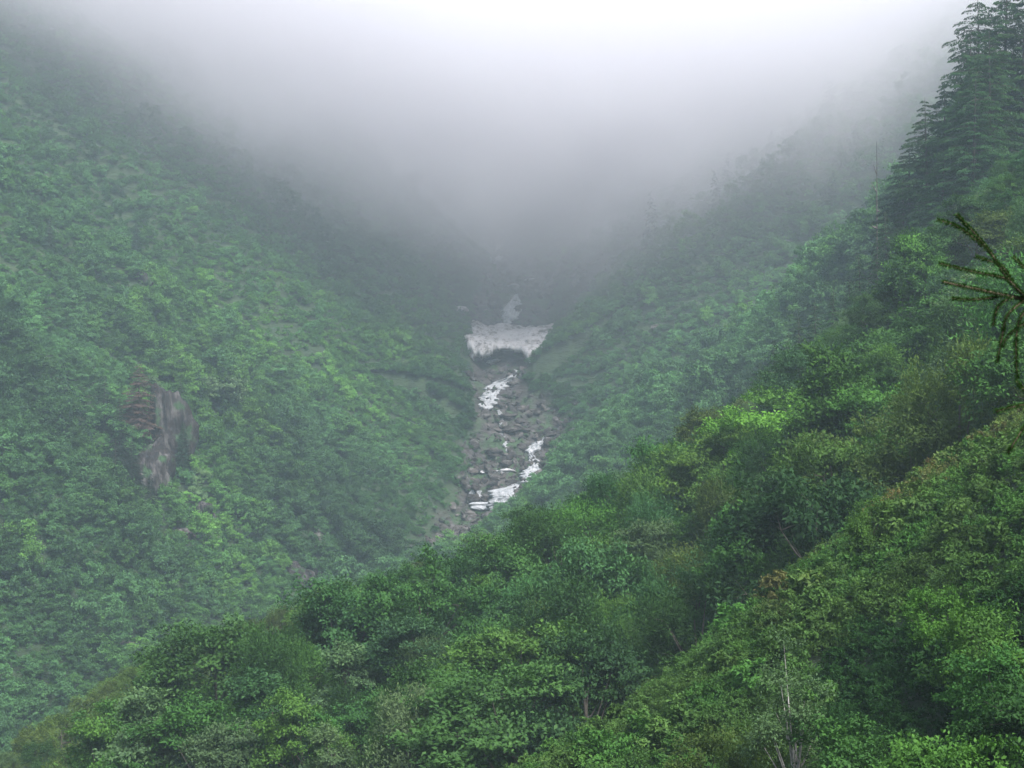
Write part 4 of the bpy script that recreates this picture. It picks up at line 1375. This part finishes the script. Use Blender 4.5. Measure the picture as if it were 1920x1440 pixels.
def build_rubble():
    r = np.random.default_rng(31)
    ms = []
    for k in range(6):
        V, F = facet_rock(900 + k, 1, r.uniform(.6, .9), r.uniform(.35, .7), cuts=12, rough=.2, detail=(18, 12))
        ms.append(make_mesh('stone', V, F, M_ROCK if k % 3 else M_PALE))
    x, y = jitter_grid(-30, 45, 408, 625, 1.25, r)
    k = (rock_mask(x, y) > .3) & (r.uniform(size=len(x)) < .75)
    k &= ~((np.abs(x - 1) < 19) & (y > 503) & (y < 549))
    x, y = x[k], y[k]; n = len(x)
    z = terrain_z(x, y)
    s = .3 + 1.9 * r.uniform(0, 1, n) ** 4
    rot = np.stack([r.uniform(-1, 1, n), r.uniform(-1, 1, n), r.uniform(0, 6.28, n)], 1)
    scatter('rubble', ms, np.stack([x, y, z], 1), np.full((n, 3), .3), np.stack([s, s, s], 1), rot, r.integers(0, 6, n), M_ROCK)


M_TWIG = bark_material('twig', (.04, .032, .018), (.08, .062, .036), 40)
build_crags()
build_boulders()
build_rubble()
build_water()
build_snow()
build_left_spruces()
build_snag()
build_viewpoint_spruce()


# ------------------------------------------------------------------ air: haze box and the cloud that hangs in the valley
def build_haze():
    m, t = new_mat('haze')
    v = N(t, 'ShaderNodeVolumePrincipled')
    v.inputs['Color'].default_value = (.70, .88, 1.0, 1)
    v.inputs['Density'].default_value = HAZE_DENSITY
    v.inputs['Anisotropy'].default_value = .25
    o = N(t, 'ShaderNodeOutputMaterial')
    t.links.new(v.outputs[0], o.inputs['Volume'])
    x0, x1, y0, y1, z0, z1 = -645, 565, -205, 1185, -260, 305
    V = [(x, y, z) for z in (z0, z1) for y in (y0, y1) for x in (x0, x1)]
    F = [(0, 2, 3, 1), (4, 5, 7, 6), (0, 1, 5, 4), (2, 6, 7, 3), (0, 4, 6, 2), (1, 3, 7, 5)]
    o = link('haze', make_mesh('haze', V, F, m))
    setp(o, kind='stuff')


def build_cloud():
    """a bank of low cloud resting in the upper valley; its density grows upward from a ragged base"""
    m, t = new_mat('cloud')
    L = t.links.new
    g = N(t, 'ShaderNodeNewGeometry')
    sx = N(t, 'ShaderNodeSeparateXYZ'); L(g.outputs['Position'], sx.inputs[0])

    def mth(op, a, b=None, c=None):
        n = N(t, 'ShaderNodeMath', operation=op)
        for k, v in enumerate((a, b, c)):
            if v is None: continue
            if isinstance(v, (int, float)): n.inputs[k].default_value = v
            else: L(v, n.inputs[k])
        return n.outputs[0]
    X, Y, Z = sx.outputs
    # base height of the cloud: lowest over the middle of the valley, lifting towards the left wall and towards the camera
    lift_l = mth('MULTIPLY', mth('MAXIMUM', mth('SUBTRACT', mth('MULTIPLY', X, -1.0), 10.0), 0.0), CL_LEFT)
    lift_r = mth('MULTIPLY', mth('MAXIMUM', mth('SUBTRACT', X, 30.0), 0.0), CL_RIGHT)
    lift_n = mth('MULTIPLY', mth('MAXIMUM', mth('SUBTRACT', 505.0, Y), 0.0), .62)
    base = mth('ADD', mth('ADD', lift_l, lift_r), mth('ADD', lift_n, CL_BASE))
    n1 = N(t, 'ShaderNodeTexNoise', i_Scale=.016, i_Detail=5.0, i_Roughness=.6)
    L(g.outputs['Position'], n1.inputs['Vector'])
    ns = mth('MULTIPLY', mth('SUBTRACT', n1.outputs[0], .5), 80.0)
    s = mth('DIVIDE', mth('ADD', mth('SUBTRACT', Z, base), ns), CL_SOFT)
    s = mth('MINIMUM', mth('MAXIMUM', s, 0.0), 1.0)
    dens = mth('MULTIPLY', mth('POWER', s, 1.6), CL_DENSITY)
    # thin wisps under the base
    s2 = mth('DIVIDE', mth('ADD', mth('SUBTRACT', Z, base), 75.0), 80.0)
    s2 = mth('MINIMUM', mth('MAXIMUM', s2, 0.0), 1.0)
    dens = mth('ADD', dens, mth('MULTIPLY', mth('MULTIPLY', s2, s2), .0030))
    v = N(t, 'ShaderNodeVolumePrincipled')
    v.inputs['Color'].default_value = (.865, .85, .875, 1)
    v.inputs['Anisotropy'].default_value = .2
    L(dens, v.inputs['Density'])
    o = N(t, 'ShaderNodeOutputMaterial'); L(v.outputs[0], o.inputs['Volume'])
    gx = np.linspace(-330, 300, 31); gy = np.linspace(285, 900, 30)
    XX, YY = np.meshgrid(gx, gy)
    ZB = CL_BASE + CL_LEFT * np.clip(-XX - 10, 0, None) + CL_RIGHT * np.clip(XX - 30, 0, None) + .62 * np.clip(505 - YY, 0, None) - 72 + 4 * fbm(XX / 50, YY / 50, 8, 2)
    TOP = CL_TOP + CL_TOP_RISE * (YY - 400) + 45 * np.clip(-XX / 150, 0, 1.2)
    TOP = np.maximum(TOP, ZB + 40)
    nx, ny = len(gx), len(gy)
    Vb = np.stack([XX.ravel(), YY.ravel(), ZB.ravel()], 1)
    Vt = np.stack([XX.ravel(), YY.ravel(), np.minimum(TOP, 290).ravel() + 4 * fbm(XX / 60, YY / 60, 9, 2).ravel()], 1)
    n = nx * ny
    F = []
    for j in range(ny - 1):
        for i in range(nx - 1):
            a = j * nx + i
            F.append((a, a + nx, a + nx + 1, a + 1)); F.append((n + a, n + a + 1, n + a + nx + 1, n + a + nx))
    for i in range(nx - 1):
        a = i; F.append((a, a + 1, n + a + 1, n + a))
        a = (ny - 1) * nx + i; F.append((a + 1, a, n + a, n + a + 1))
    for j in range(ny - 1):
        a = j * nx; F.append((a + nx, a, n + a, n + a + nx))
        a = j * nx + nx - 1; F.append((a, a + nx, n + a + nx, n + a))
    ob = link('cloud', make_mesh('cloud', np.concatenate([Vb, Vt]), F, m))
    setp(ob, kind='stuff')


HAZE_DENSITY = .00048
CL_BASE, CL_LEFT, CL_RIGHT, CL_SOFT, CL_DENSITY = 26.0, .40, .24, 42.0, .032
CL_TOP, CL_TOP_RISE = 74.0, .74
build_haze()
build_cloud()
